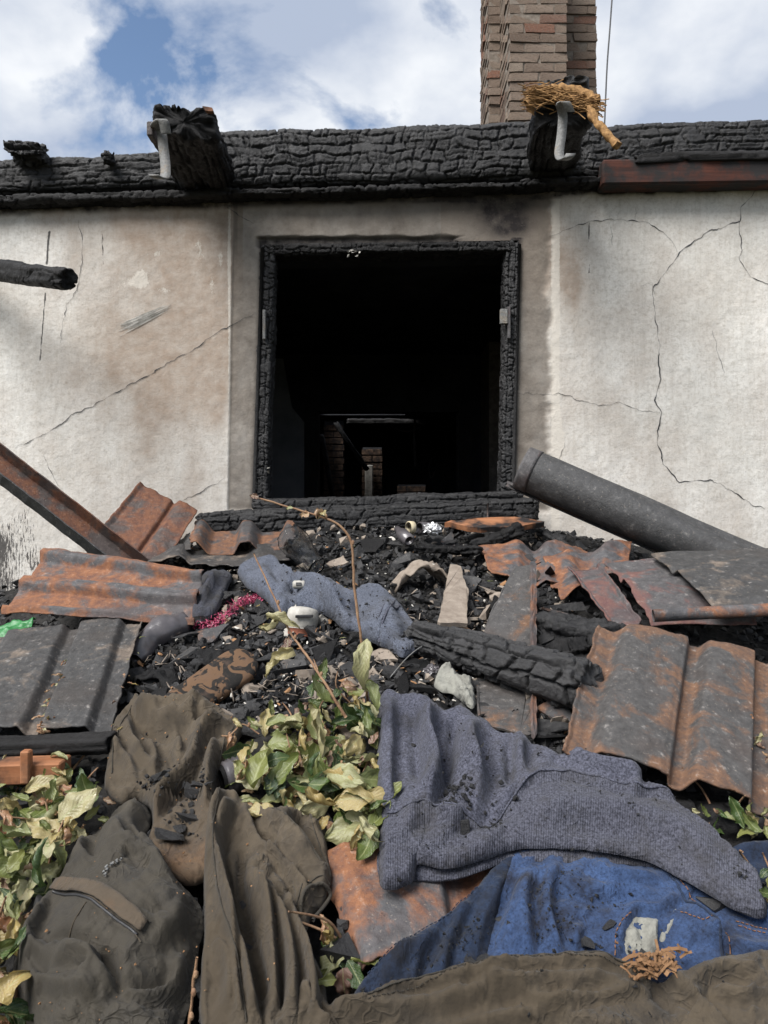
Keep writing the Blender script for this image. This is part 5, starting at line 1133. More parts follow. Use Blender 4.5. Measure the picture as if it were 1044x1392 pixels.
    X = X + UPN * (rr.normal(0, 0.0002, (N, 1)))
    deg = np.bincount(E.ravel(), minlength=N).astype(float); degB = np.bincount(Bn.ravel(), minlength=N).astype(float) + 1
    fl = (G * UPN).sum(1) + floor
    for it in range(iters):
        d = X[E[:, 1]] - X[E[:, 0]]; l = np.linalg.norm(d, axis=1) + 1e-9; k = (0.5 * (l - L0) / l)[:, None] * d
        acc = np.stack([np.bincount(E[:, 0], k[:, q], N) - np.bincount(E[:, 1], k[:, q], N) for q in range(3)], 1) / deg[:, None] * 1.7
        d = X[Bn[:, 1]] - X[Bn[:, 0]]; l = np.linalg.norm(d, axis=1) + 1e-9; k = (0.5 * np.minimum(l - LB, 0) / l)[:, None] * d
        acc += 0.40 * np.stack([np.bincount(Bn[:, 0], k[:, q], N) - np.bincount(Bn[:, 1], k[:, q], N) for q in range(3)], 1) / degB[:, None]
        X = X + w[:, None] * acc; X = X + 0.012 * (X0 - X)
        X = X - UPN * gz * w[:, None]
        h = (X * UPN).sum(1); X = X + UPN * np.maximum(fl - h, 0)[:, None]
    # light smoothing
    for it in range(1):
        m_ = np.stack([np.bincount(E[:, 0], X[E[:, 1], q], N) + np.bincount(E[:, 1], X[E[:, 0], q], N) for q in range(3)], 1) / deg[:, None]
        X = X + 0.35 * (m_ - X) * (~isb)[:, None]
    c.P = Pp; c.X = X; c.T = Tr; c.E = E
    n_ = np.cross(X[Tr[:, 1]] - X[Tr[:, 0]], X[Tr[:, 2]] - X[Tr[:, 0]]); vn = np.zeros((N, 3))
    for k in range(3): np.add.at(vn, Tr[:, k], n_)
    vn /= np.linalg.norm(vn, axis=1)[:, None] + 1e-12; 
    if (vn @ UPN).mean() < 0: c.T = Tr[:, ::-1]; vn = -vn
    c.N = vn; return c
def cloth_part(c, name, mat, parent, poly=None, notin=(), thick=0.0028, uv=None, sub=0):
    cen = c.P[c.T].mean(1); m_ = np.ones(len(c.T), bool)
    if poly is not None: m_ &= in_poly(cen[:, 0], cen[:, 1], poly)
    for q in notin: m_ &= ~in_poly(cen[:, 0], cen[:, 1], q)
    T = c.T[m_]; ids = np.unique(T); mp = np.full(len(c.X), -1); mp[ids] = np.arange(len(ids))
    o = mk(name, c.X[ids], mp[T], mat, parent, True, uv=(c.P[ids] if uv is None else uv(c.P[ids])))
    solid(o, thick, -1.0)
    if sub:
        s_ = o.modifiers.new('sub', 'SUBSURF'); s_.levels = sub; s_.render_levels = sub
    return o
def on_cloth(c, pts, off=0.002, step=5.0):
    Q = resample(catmull(pts, 6) if len(pts) > 2 else np.array(pts, float), step); out_ = []
    for q in Q:
        d = ((c.P - q) ** 2).sum(1); k = np.argsort(d)[:4]; w = 1 / (d[k] + 1.0); w /= w.sum(); out_.append((c.X[k] * w[:, None]).sum(0) + off * nrm((c.N[k] * w[:, None]).sum(0)))
    P = np.array(out_)
    for _ in range(1): P[1:-1] = 0.5 * P[1:-1] + 0.25 * (P[:-2] + P[2:])
    return P
def seam(c, pts, parent, mat, r=0.0016, off=0.0012, name='seam'): return tube(name, on_cloth(c, pts, off), r, mat, parent, 6)
def stitches(c, pts, parent, mat, r=0.0009):
    P = on_cloth(c, pts, 0.002, 2.2); mb = MB()
    for i in range(0, len(P) - 2, 3): V_, f_ = tube_v(P[i:i + 3], r, 5); mb.add(V_, f_)
    o = mb.build('stitching', mat, parent); o['kind'] = 'stuff'; return o
def on_pts(c, poly, n, rr, up=0.003):
    m_ = np.where(in_poly(c.P[:, 0], c.P[:, 1], poly))[0]; pr_ = sstep(-0.2, 0.5, fbm(c.P[m_, 0] / 35, c.P[m_, 1] / 35, 0, n)) + 0.06; k = rr.choice(m_, n, p=pr_ / pr_.sum()); return c.X[k] + c.N[k] * up + rr.normal(0, 0.003, (n, 3))
rr = np.random.default_rng(21)

# ---- jeans
JO = [(478, 1356), (496, 1322), (540, 1290), (590, 1252), (640, 1208), (672, 1172), (720, 1150), (800, 1150), (900, 1160), (965, 1190), (1020, 1215), (1090, 1240), (1100, 1330), (930, 1345), (850, 1345), (760, 1340), (650, 1350), (560, 1370), (500, 1376)]
jeans = thing('blue_jeans', S1(760, 1340), 'dirty blue jeans with torn pocket under the heather-grey sweatshirt', 'jeans')
cj = cloth(JO, [([(648, 1300), (660, 1255), (690, 1190)], 10, 0.012), ([(700, 1190), (672, 1250), (655, 1320)], 12, -0.028), ([(590, 1265), (540, 1310), (505, 1350)], 26, 0.018), ([(720, 1180), (712, 1240), (722, 1310)], 16, 0.018), ([(740, 1190), (800, 1215), (850, 1210), (905, 1225)], 14, 0.012), ([(930, 1222), (960, 1255), (985, 1300)], 12, 0.016), ([(900, 1290), (950, 1300)], 18, -0.012), ([(880, 1262), (890, 1262)], 26, -0.022), ([(845, 1290), (848, 1262), (866, 1238), (894, 1240), (930, 1222)], 6, 0.014), ([(760, 1175), (745, 1230), (762, 1300)], 9, 0.016), ([(800, 1182), (835, 1200), (900, 1203)], 8, 0.014), ([(600, 1262), (572, 1300), (560, 1345)], 8, 0.014), ([(640, 1228), (612, 1280), (602, 1335)], 8, 0.018), ([(1000, 1228), (1040, 1250), (1085, 1262)], 8, 0.014), ([(950, 1272), (1000, 1290), (1060, 1300)], 9, 0.016), ([(790, 1250), (780, 1300)], 9, 0.012)], base=0.016, edge=10, step=4.2, excess=0.012, seed=4, cr=0.012, cl=26, ca=-0.5, lines=[[(700, 1160), (672, 1250), (650, 1345)]], wr=0.003)
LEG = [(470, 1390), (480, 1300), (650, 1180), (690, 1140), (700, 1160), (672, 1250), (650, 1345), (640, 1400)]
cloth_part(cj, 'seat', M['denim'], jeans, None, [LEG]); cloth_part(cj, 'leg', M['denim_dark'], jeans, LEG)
seam(cj, [(905, 1185), (930, 1225), (965, 1265), (985, 1305)], jeans, M['denim_dark'], 0.0022)
stitches(cj, [(915, 1190), (942, 1225), (975, 1262), (995, 1300)], jeans, M['stitch']); stitches(cj, [(835, 1320), (838, 1275), (858, 1245)], jeans, M['stitch'])
stitches(cj, [(1000, 1255), (1044, 1265)], jeans, M['stitch']); stitches(cj, [(1003, 1262), (1044, 1272)], jeans, M['stitch']); stitches(cj, [(925, 1245), (955, 1265), (980, 1268)], jeans, M['stitch'])
stitches(cj, [(500, 1330), (550, 1292), (600, 1256), (650, 1212)], jeans, M['denim_dark'])
cl_ = cloth([(846, 1262), (866, 1243), (892, 1246), (926, 1228), (918, 1258), (900, 1284), (890, 1302), (852, 1300), (843, 1285)], [([(893, 1248), (890, 1275), (896, 1298)], 6, 0.012), ([(860, 1255), (868, 1285)], 8, 0.008)], base=0.010, edge=6, step=3.2, excess=0.10, floor=0.010, cr=0.012, cl=12, seed=6, iters=30, wr=0.006)
cloth_part(cl_, 'pocket_lining', M['lining'], jeans, thick=0.002)
blue2 = cloth([(990, 1148), (1020, 1142), (1090, 1140), (1090, 1185), (1040, 1190), (1005, 1178)], [([(1000, 1160), (1080, 1158)], 8, 0.014)], base=0.02, edge=12, step=6, seed=7)
b2 = thing('denim_scrap', S1(1040, 1185), 'dark blue denim scrap beyond the right end of the sweatshirt hem', 'fabric scrap'); cloth_part(blue2, 'cloth', M['denim_dark'], b2)

# ---- heather sweatshirt (foreground)
HO = [(517, 938), (545, 935), (580, 945), (606, 960), (622, 957), (645, 967), (668, 976), (690, 994), (708, 990), (730, 1005), (760, 1022), (800, 1030), (850, 1041), (890, 1060), (920, 1086), (945, 1106), (972, 1130), (1000, 1155), (1030, 1178), (1042, 1202), (1042, 1234), (1005, 1226), (975, 1208), (930, 1182), (880, 1158), (830, 1147), (760, 1141), (700, 1143), (655, 1158), (605, 1169), (568, 1163), (560, 1188), (520, 1196), (516, 1150), (514, 1100), (510, 1050), (514, 1000)]
HB = [(517, 1150), (570, 1150), (640, 1150), (760, 1130), (900, 1140), (1000, 1195), (1046, 1238), (1005, 1232), (975, 1212), (935, 1190), (890, 1176), (830, 1170), (760, 1169), (720, 1169), (680, 1173), (640, 1186), (600, 1193), (560, 1193), (520, 1197)]
hood = thing('heather_sweatshirt', S1(760, 1170), 'heather grey-blue sweatshirt with wide ribbed hem draped over the jeans', 'sweatshirt')
cb_ = cloth(HB, [([(540, 1180), (640, 1176), (760, 1158), (880, 1164), (1000, 1220)], 8, 0.004)], base=0.006, edge=6, step=6.0, excess=0.0, floor=0.024, seed=8, wr=0.004, cr=0.003)
cloth_part(cb_, 'back_hem', M['fleece_rib'], hood, thick=0.006)
HS = [(700, 1082), (718, 1066), (745, 1058), (800, 1064), (845, 1080), (870, 1083), (900, 1082), (940, 1100), (985, 1145), (1036, 1195)]
HFOLD = [(HS, 4.5, 0.008), ([(700, 1088), (740, 1070), (800, 1074), (850, 1092), (905, 1094), (985, 1158)], 6, -0.006),
  ([(588, 960), (582, 1010), (595, 1060), (575, 1110)], 13, 0.030), ([(560, 950), (566, 1020), (572, 1080)], 14, -0.020), ([(620, 965), (612, 1020), (604, 1075)], 14, -0.026),
  ([(650, 975), (640, 1020), (650, 1070), (640, 1100)], 20, 0.030), ([(690, 1000), (694, 1040), (688, 1080)], 13, -0.028), ([(712, 1000), (706, 1035), (712, 1060)], 12, 0.022),
  ([(640, 1110), (670, 1110), (700, 1095)], 14, -0.022), ([(640, 1125), (620, 1140)], 16, -0.012), ([(760, 1030), (800, 1048), (860, 1062), (875, 1078)], 11, 0.016), ([(870, 1058), (878, 1080)], 7, -0.016), ([(532, 945), (530, 1040), (530, 1100)], 12, 0.014),
  ([(570, 1108), (620, 1118), (640, 1108)], 6, 0.008), ([(700, 1110), (800, 1105), (900, 1125), (990, 1185)], 26, 0.014)]
HFOLD = [(a_, b_, c_ * (1.5 if i > 1 else 1.0)) for i, (a_, b_, c_) in enumerate(HFOLD)]
ch_ = cloth(HO, HFOLD, base=0.024, edge=9, step=4.0, excess=0.012, floor=0.040, seed=9, cr=0.009, cl=34, ca=1.2, lines=[HS, [(515, 1106), (545, 1109), (572, 1102), (578, 1130), (566, 1160)], [(572, 1102), (600, 1108), (640, 1112), (668, 1112), (700, 1082)]], wr=0.003, iters=30)
HEM = HS + [(1060, 1210), (1060, 1250), (900, 1200), (700, 1160), (600, 1180), (566, 1160), (578, 1130), (572, 1102), (600, 1108), (640, 1112), (668, 1112)]
HEM = np.vstack([catmull(HS, 6), [(1060, 1210), (1060, 1250), (900, 1200), (700, 1175), (600, 1180)], catmull([(566, 1160), (578, 1130), (572, 1102)], 6), catmull([(572, 1102), (600, 1108), (640, 1112), (668, 1112), (700, 1082)], 6)])
CUF = np.vstack([catmull([(505, 1106), (515, 1106), (545, 1109), (572, 1102), (578, 1130), (566, 1160)], 6), [(566, 1205), (500, 1205)]])
cloth_part(ch_, 'body', M['fleece'], hood, None, [HEM, CUF], 0.005); cloth_part(ch_, 'hem_band', M['fleece_rib'], hood, HEM, [CUF], 0.006); cloth_part(ch_, 'cuff', M['fleece_rib'], hood, CUF, (), 0.006)
seam(ch_, HS[:-1], hood, M['fleece'], 0.0022); seam(ch_, [(572, 1102), (600, 1108), (640, 1112), (668, 1112), (700, 1082)], hood, M['fleece'], 0.002); seam(ch_, [(516, 1106), (545, 1109), (572, 1102)], hood, M['fleece'], 0.0022)

# ---- olive cloth along the front
BO = [(395, 1420), (408, 1330), (430, 1330), (440, 1352), (480, 1362), (540, 1346), (620, 1326), (700, 1310), (790, 1305), (862, 1306), (885, 1322), (910, 1328), (945, 1318), (1000, 1300), (1080, 1296), (1100, 1440), (760, 1450), (395, 1450)]
ob = thing('olive_trousers', S1(760, 1380), 'brown-olive cotton trouser leg stretched across in front of the jeans', 'trousers')
co = cloth(BO, [([(430, 1370), (560, 1375), (700, 1350), (850, 1335)], 18, 0.016), ([(470, 1385), (600, 1395), (800, 1380)], 14, -0.012), ([(880, 1310), (895, 1345), (925, 1380)], 14, -0.024), ([(930, 1345), (990, 1325), (1050, 1335)], 14, 0.018), ([(415, 1340), (425, 1375), (460, 1410)], 9, 0.020), ([(440, 1345), (455, 1380)], 8, -0.018), ([(640, 1340), (740, 1370), (860, 1420)], 12, 0.014), ([(500, 1362), (620, 1345), (740, 1325), (840, 1318)], 9, 0.012), ([(560, 1400), (700, 1385), (820, 1360), (880, 1345)], 9, 0.014), ([(960, 1345), (1010, 1360), (1070, 1355)], 9, 0.014), ([(905, 1330), (960, 1375), (1000, 1420)], 10, 0.016)], base=0.026, edge=8, step=4.0, excess=0.012, floor=0.012, seed=10, cr=0.018, cl=30, ca=0.1, wr=0.003)
cloth_part(co, 'leg', M['olive'], ob)
# ---- olive jacket middle
MO = [(282, 1110), (305, 1082), (335, 1090), (350, 1098), (375, 1112), (405, 1106), (440, 1104), (444, 1130), (448, 1160), (450, 1186), (440, 1215), (424, 1232), (415, 1262), (428, 1290), (440, 1320), (445, 1350), (465, 1430), (285, 1440), (272, 1380), (270, 1330), (276, 1260), (276, 1180)]
om = thing('olive_jacket', S1(370, 1380), 'crumpled olive cotton jacket with an open sleeve cuff beside the rusted tile', 'jacket')
cm = cloth(MO, [([(318, 1100), (296, 1160), (310, 1240), (335, 1320), (350, 1400)], 10, 0.034), ([(330, 1150), (328, 1210), (345, 1290), (362, 1360)], 9, -0.034), ([(340, 1110), (380, 1130), (420, 1170), (446, 1196)], 20, 0.030), ([(352, 1160), (385, 1190), (408, 1230)], 12, -0.030), ([(356, 1200), (385, 1262), (400, 1330), (400, 1400)], 12, 0.028), ([(385, 1215), (410, 1270), (425, 1330), (430, 1400)], 9, 0.020), ([(372, 1230), (385, 1300), (380, 1390)], 8, -0.022), ([(400, 1112), (412, 1140), (436, 1160)], 9, -0.020), ([(415, 1108), (440, 1150)], 10, 0.014), ([(424, 1205), (434, 1214)], 9, -0.022), ([(300, 1300), (296, 1380)], 20, -0.012), ([(305, 1088), (290, 1130), (292, 1180)], 7, 0.020), ([(345, 1190), (365, 1240), (372, 1300), (378, 1380)], 7, 0.022), ([(330, 1100), (355, 1150), (395, 1190), (425, 1225)], 7, 0.018), ([(395, 1250), (420, 1310), (440, 1380)], 7, 0.018), ([(302, 1180), (318, 1260), (322, 1340), (330, 1400)], 7, 0.022), ([(290, 1280), (310, 1320), (312, 1390)], 9, 0.014)], base=0.026, edge=7, step=3.6, excess=0.012, floor=0.012, seed=11, cr=0.019, cl=24, ca=1.1, wr=0.003, iters=30)
cloth_part(cm, 'body', M['olive'], om)
cuffp = on_cloth(cm, [(408, 1238), (416, 1222), (430, 1208), (446, 1202), (449, 1212), (440, 1226), (424, 1240)], 0.006); tube('cuff_hem', cuffp, 0.0032, M['olive_dark'], om, 8); seam(cm, [(402, 1234), (412, 1216), (428, 1200), (447, 1193)], om, M['olive_dark'], 0.0012)
seam(cm, [(420, 1108), (425, 1130), (440, 1160), (448, 1185)], om, M['olive_dark'], 0.0012)
seam(cm, [(300, 1100), (292, 1160), (300, 1240), (322, 1320), (335, 1400)], om, M['olive_dark'], 0.0013); seam(cm, [(352, 1100), (392, 1140), (436, 1180)], om, M['olive_dark'], 0.0011)
seam(co, [(500, 1368), (620, 1336), (700, 1319), (790, 1314), (862, 1316)], ob, M['olive_dark'], 0.0013); stitches(co, [(500, 1374), (620, 1342), (700, 1325), (790, 1320), (862, 1322)], ob, M['olive_dark'], 0.0007)
# ---- olive trousers at the top left
TO = [(141, 1060), (146, 1020), (152, 988), (176, 958), (188, 948), (202, 956), (230, 952), (262, 950), (290, 964), (312, 972), (331, 980), (322, 1000), (324, 1025), (302, 1055), (296, 1100), (302, 1140), (290, 1178), (252, 1190), (222, 1170), (200, 1140), (206, 1100), (188, 1076), (165, 1082)]
ot = thing('olive_shirt', S1(235, 1150), 'twisted olive shirt with scorched brown patch and charcoal lumps below the slipper', 'shirt')
ctp = cloth(TO, [([(176, 968), (215, 985), (260, 985), (300, 972)], 10, 0.030), ([(182, 988), (230, 1005), (270, 1000)], 8, -0.022), ([(172, 975), (180, 1010), (205, 1045)], 10, 0.024), ([(160, 1000), (156, 1050)], 12, 0.016), ([(310, 985), (275, 1010), (262, 1050), (225, 1085), (205, 1110)], 10, 0.036), ([(222, 1010), (232, 1040), (215, 1060)], 15, -0.030), ([(296, 1010), (285, 1060), (292, 1110), (296, 1150)], 10, 0.028), ([(245, 1100), (240, 1140)], 28, -0.026), ([(262, 1060), (272, 1100)], 12, -0.022), ([(190, 958), (200, 975), (240, 972), (285, 966)], 7, 0.020), ([(235, 990), (245, 1020), (238, 1045)], 8, 0.018), ([(200, 1000), (212, 1030), (208, 1060)], 7, 0.016), ([(322, 1000), (300, 1030), (285, 1075), (280, 1120)], 7, 0.022), ([(150, 1010), (175, 1040), (185, 1070)], 8, 0.014), ([(270, 960), (262, 990), (280, 1005)], 7, 0.016)], base=0.026, edge=7, step=3.4, excess=0.012, floor=0.01, seed=12, cr=0.022, cl=22, ca=0.6, wr=0.003, iters=30)
SC = [(205, 1100), (250, 1075), (275, 1100), (298, 1090), (310, 1200), (240, 1200), (190, 1150)]
cloth_part(ctp, 'body', M['olive'], ot, None, [SC]); cloth_part(ctp, 'scorched_panel', M['olive_brown'], ot, SC)
seam(ctp, [(152, 1055), (160, 1010), (180, 970)], ot, M['olive_dark'], 0.0012); seam(ctp, [(318, 990), (298, 1040), (288, 1090), (294, 1150)], ot, M['olive_dark'], 0.0012)
# ---- olive bag-like jacket lower left
GO = [(135, 1108), (160, 1082), (190, 1074), (204, 1095), (196, 1125), (215, 1150), (250, 1190), (272, 1215), (276, 1240), (268, 1275), (262, 1330), (245, 1380), (235, 1440), (60, 1450), (40, 1390), (22, 1340), (15, 1290), (28, 1255), (58, 1208), (90, 1150), (112, 1125)]
og = thing('olive_jacket', S1(150, 1380), 'dark olive coated jacket with welt pocket and zip pull bulging over the ivy', 'jacket')
cg = cloth(GO, [([(140, 1110), (125, 1160), (128, 1185)], 10, -0.016), ([(150, 1112), (175, 1165), (215, 1195), (245, 1230)], 14, 0.020), ([(60, 1240), (40, 1290), (70, 1320)], 14, 0.016), ([(45, 1300), (100, 1300), (150, 1330), (170, 1372), (215, 1355), (240, 1320)], 13, -0.022), ([(60, 1330), (120, 1335), (150, 1365)], 16, 0.018), ([(250, 1215), (240, 1270), (200, 1310)], 16, 0.018), ([(258, 1200), (272, 1240)], 8, -0.014), ([(120, 1125), (110, 1160), (128, 1190)], 8, 0.014), ([(70, 1195), (60, 1230), (50, 1270)], 9, 0.014), ([(160, 1372), (200, 1375), (240, 1345), (255, 1300)], 9, 0.018), ([(40, 1330), (80, 1365), (140, 1390)], 10, 0.014), ([(180, 1120), (200, 1160), (240, 1200)], 7, 0.014)], base=0.035, edge=22, step=3.9, excess=0.012, floor=0.012, seed=13, cr=0.018, cl=30, ca=0.6, wr=0.003, puff=0.045, iters=30)
cloth_part(cg, 'body', M['olive_dark'], og)
pk = cloth([(72, 1214), (82, 1203), (130, 1230), (172, 1258), (205, 1290), (192, 1306), (150, 1272), (110, 1240)], [], base=0.0, edge=4, step=4, excess=0, floor=0.0, seed=14, iters=0, wr=0, smooth=False, cr=0)
for i in range(len(pk.P)):
    d = ((cg.P - pk.P[i]) ** 2).sum(1); k = np.argsort(d)[:45]; w = 1 / (d[k] + 40); w /= w.sum(); pk.X[i] = (cg.X[k] * w[:, None]).sum(0) + nrm((cg.N[k] * w[:, None]).sum(0)) * 0.010
cloth_part(pk, 'pocket_welt', M['olive_brown'], og, thick=0.004, sub=0)
seam(cg, [(74, 1217), (110, 1243), (150, 1275), (190, 1308)], og, M['black'], 0.0024, 0.001, 'pocket_opening'); seam(cg, [(84, 1201), (131, 1227), (174, 1255), (208, 1289)], og, M['olive_dark'], 0.0014)
seam(cg, [(122, 1262), (105, 1285), (96, 1298)], og, M['olive'], 0.001); seam(cg, [(85, 1224), (122, 1250), (165, 1285), (195, 1315)], og, M['olive'], 0.001)
V_ = on_cloth(cg, [(146, 1225), (152, 1212), (166, 1199)], 0.006, 2.0); mbz = MB()
for i in range(0, len(V_) - 1, 2): mbz.add(*tube_v(np.array([V_[i], V_[min(i + 2, len(V_) - 1)]]) + np.array([0.002 * (-1) ** (i // 2), 0, 0]), 0.0022, 6))
mbz.build('zip_pull', M['zinc'], og)
# ---- pale sweatshirt up the heap
PO = [(322, 772), (334, 760), (350, 756), (372, 752), (384, 763), (392, 772), (410, 782), (440, 787), (465, 796), (480, 804), (493, 794), (515, 792), (535, 802), (556, 828), (568, 845), (575, 864), (566, 878), (546, 884), (524, 872), (498, 862), (480, 850), (468, 848), (452, 836), (436, 826), (420, 822), (404, 820), (392, 826), (380, 832), (370, 818), (352, 802), (336, 792)]
ps_ = thing('blue_grey_sweatshirt', S1(450, 850), 'pale blue-grey sweatshirt with ribbed cuff lying twisted on the black heap', 'sweatshirt')
CUFP = [(520, 800), (530, 815), (510, 870), (520, 900), (600, 900), (600, 820)]
cp = cloth(PO, [([(378, 768), (400, 795), (430, 808), (470, 845)], 9, 0.030), ([(395, 812), (430, 815), (470, 838)], 8, 0.020), ([(350, 765), (362, 790), (385, 812)], 14, 0.020), ([(410, 805), (380, 790), (372, 775)], 7, -0.022), ([(486, 805), (484, 830), (500, 858)], 8, -0.020), ([(510, 805), (520, 830), (550, 872)], 24, 0.045), ([(455, 800), (460, 822)], 10, 0.014), ([(562, 850), (540, 870)], 6, -0.016)], base=0.026, edge=6, step=2.9, excess=0.012, floor=0.034, cr=0.013, cl=17, ca=0.6, seed=15, wr=0.003, iters=30, lines=[[(543, 818), (532, 838), (520, 858), (516, 868)]])
CUFP = np.vstack([catmull([(548, 805), (543, 818), (532, 838), (520, 858), (514, 880)], 5), [(530, 900), (600, 900), (600, 820)]])
cloth_part(cp, 'body', M['fleece_pale'], ps_, None, [CUFP]); cloth_part(cp, 'cuff', M['fleece_pale'], ps_, CUFP); seam(cp, [(543, 818), (532, 838), (520, 858), (516, 868)], ps_, M['fleece'], 0.003, 0.002)
seam(cp, [(537, 812), (527, 834), (514, 854)], ps_, M['fleece'], 0.0018, 0.001)
sl = cloth([(270, 782), (285, 776), (306, 770), (316, 776), (308, 792), (300, 812), (290, 826), (276, 836), (262, 836), (258, 822), (264, 802)], [([(300, 778), (285, 800), (270, 828)], 8, 0.026), ([(280, 785), (268, 815)], 6, -0.016)], base=0.03, edge=8, step=4.2, excess=0.09, floor=0.03, seed=16, iters=30, wr=0.003)
cloth_part(sl, 'sleeve', M['sleeve_dark'], ps_)
# ---- white burnt packaging
pw = thing('burnt_packaging', S1(620, 950), 'crumpled white plastic packaging with burnt edges under the charred log', 'packaging')
cw = cloth([(598, 905), (612, 900), (625, 912), (640, 918), (646, 940), (644, 958), (630, 950), (615, 938), (600, 935), (590, 925)], [([(610, 908), (622, 930), (640, 950)], 6, 0.02), ([(605, 920), (630, 945)], 6, -0.014)], base=0.014, edge=5, step=3.0, excess=0.10, floor=0.035, cr=0.02, cl=14, seed=17, iters=30, wr=0.003)
cloth_part(cw, 'film', M['lining'], pw, thick=0.0015)
tube('wire', catmull([S1(530, 935, 0.03), S1(555, 915, 0.05), S1(580, 902, 0.06), S1(605, 896, 0.05)], 8), 0.0016, M['zinc'], pw, 6)
o = crumple('cup_remnant', S1(588, 922, 0.02), (0.024, 0.024, 0.018), M['melt'], None, None, 8, pw)

# ---- soot crumbs lying on the clothes
def crumbs(c, poly, n, name, mat, smin, smax, seed):
    r6 = np.random.default_rng(seed); P = on_pts(c, poly, n, r6); return scatter(name, P, r6.lognormal(math.log(smin), 0.5, n).clip(smin * .5, smax), CH + CHF, M[mat], seed)
FULL = [(-50, 700), (1100, 700), (1100, 1450), (-50, 1450)]
crumbs(cj, [(480, 1360), (620, 1270), (760, 1190), (850, 1210), (880, 1320), (700, 1340), (500, 1360)], 800, 'soot_crumbs', 'char', 0.0012, 0.006, 1); crumbs(ch_, FULL, 220, 'soot_crumbs', 'char', 0.0018, 0.006, 2)
crumbs(ch_, [(600, 1080), (680, 1060), (690, 1130), (600, 1140)], 160, 'soot_crumbs', 'char', 0.0024, 0.008, 3); crumbs(cp, FULL, 260, 'soot_crumbs', 'char', 0.002, 0.007, 4)
crumbs(cg, FULL, 60, 'wood_splinters', 'chip', 0.0012, 0.004, 5); crumbs(ctp, FULL, 90, 'wood_splinters', 'chip', 0.0014, 0.005, 6); crumbs(cm, FULL, 40, 'wood_splinters', 'chip', 0.0012, 0.004, 7)
crumbs(ctp, [(190, 1060), (280, 1040), (290, 1150), (200, 1150)], 140, 'soot_crumbs', 'char', 0.003, 0.009, 8); crumbs(co, FULL, 60, 'soot_crumbs', 'char', 0.002, 0.006, 9)
for (x, y, s_) in ((238, 1142, 0.026), (258, 1118, 0.026), (222, 1062, 0.022), (268, 1075, 0.020), (248, 1128, 0.018), (276, 1090, 0.016)):
    d = ((ctp.P - (x, y)) ** 2).sum(1).argmin(); chunk_at(ctp.X[d] + ctp.N[d] * s_ * 0.4, s_, 'black charcoal lump resting on the olive shirt', 'charcoal lumps on the shirt')
d = ((ch_.P - (634, 1128)) ** 2).sum(1).argmin(); V_, f_ = box_v(ch_.X[d] + ch_.N[d] * 0.006, (0.008, 0, 0.001), (0, -0.006, 0.002), (-0.001, 0.003, 0.015), 0.002); tag(mk('charcoal_chunk', V_, f_, M['char'], None, False), 'small squared charcoal block on the sweatshirt above its cuff', 'charcoal')
for (x, y, s_) in ((798, 1290, 0.012), (920, 1340, 0.012), (655, 1302, 0.014), (640, 1308, 0.010), (872, 1300, 0.014), (830, 1262, 0.010), (1002, 1298, 0.016)):
    d = ((cj.P - (x, y)) ** 2).sum(1).argmin(); chunk_at(cj.X[d] + cj.N[d] * s_ * 0.4, s_, 'charcoal lump lying on the blue jeans', 'charcoal lumps on the jeans')
# wood shavings
r7 = np.random.default_rng(9); k = r7.normal(0, 1, (110, 2)) * np.array([20, 9]) + np.array([892, 1308]); P = SR(k[:, 0], k[:, 1], 0.045 + 0.02 * r7.uniform(0, 1, 110))
mb = MB()
for p in P:
    an = r7.uniform(0, 6.28); l_ = r7.uniform(0.005, 0.013); t_ = np.array([math.cos(an), math.sin(an) * .6, r7.normal(0, .4)]) * l_; w_ = nrm(np.cross(t_, (0, -.5, .8))) * r7.uniform(0.0012, 0.0028); b_ = UPN * 0.003
    mb.add([p - t_ - w_, p - t_ + w_, p + b_ + w_, p + b_ - w_, p + t_ + w_, p + t_ - w_], [[0, 1, 2, 3], [3, 2, 4, 5]])
o = mb.build('wood_shavings', M['chip'], None, False); solid(o, 0.0008); o['kind'] = 'stuff'

# ================================================================== LEAVES
def leaf_mesh(k, crump):
    crump = crump + 0.45
    r8 = np.random.default_rng(100 + k); n, m_ = 14, 9; V = []; uv = []
    bend = r8.choice([-1, 1]) * r8.uniform(0.3, 1.3) * (1 + 0.6 * crump); fold = r8.uniform(0.1, 0.9) * (1 + 0.4 * crump); tw = r8.uniform(-0.9, 0.9) * (1 + crump); lob = r8.uniform(0.0, 0.12) + 0.10 * crump; wd = r8.uniform(0.19, 0.27)
    nz = lambda s_, v_: float(vnoise(np.array(s_ * 4.0), np.array(v_ * 1.6), k * 3.1, 7))
    for i in range(n):
        s_ = i / (n - 1); w_ = wd * (math.sin(math.pi * min(1, s_ ** 0.85)) ** 0.8) * (1 + lob * math.sin(s_ * 23 + k)) + 0.005
        a_ = bend * (s_ - 0.15); cx_ = math.sin(a_) / bend; cz_ = (1 - math.cos(a_)) / bend
        for j in range(m_):
            v_ = j / (m_ - 1) * 2 - 1; roll = (0.3 + 0.9 * crump) * abs(v_) ** 2 * nz(s_ * 0.7, math.copysign(1, v_))
            y = w_ * v_ * math.cos(fold * abs(v_) + roll); z = w_ * abs(v_) * math.sin(fold * 0.7 + roll) + (0.035 + 0.10 * crump) * nz(s_ * 1.5, v_ * 1.5) * (0.3 + abs(v_))
            t_ = tw * (s_ - 0.4); y, z = y * math.cos(t_) - z * math.sin(t_), y * math.sin(t_) + z * math.cos(t_)
            V.append([cx_ + 0.15, y, cz_ + z]); uv.append([s_, (v_ + 1) / 2])
    return np.array(V), gridf(n, m_), uv
LP = {}
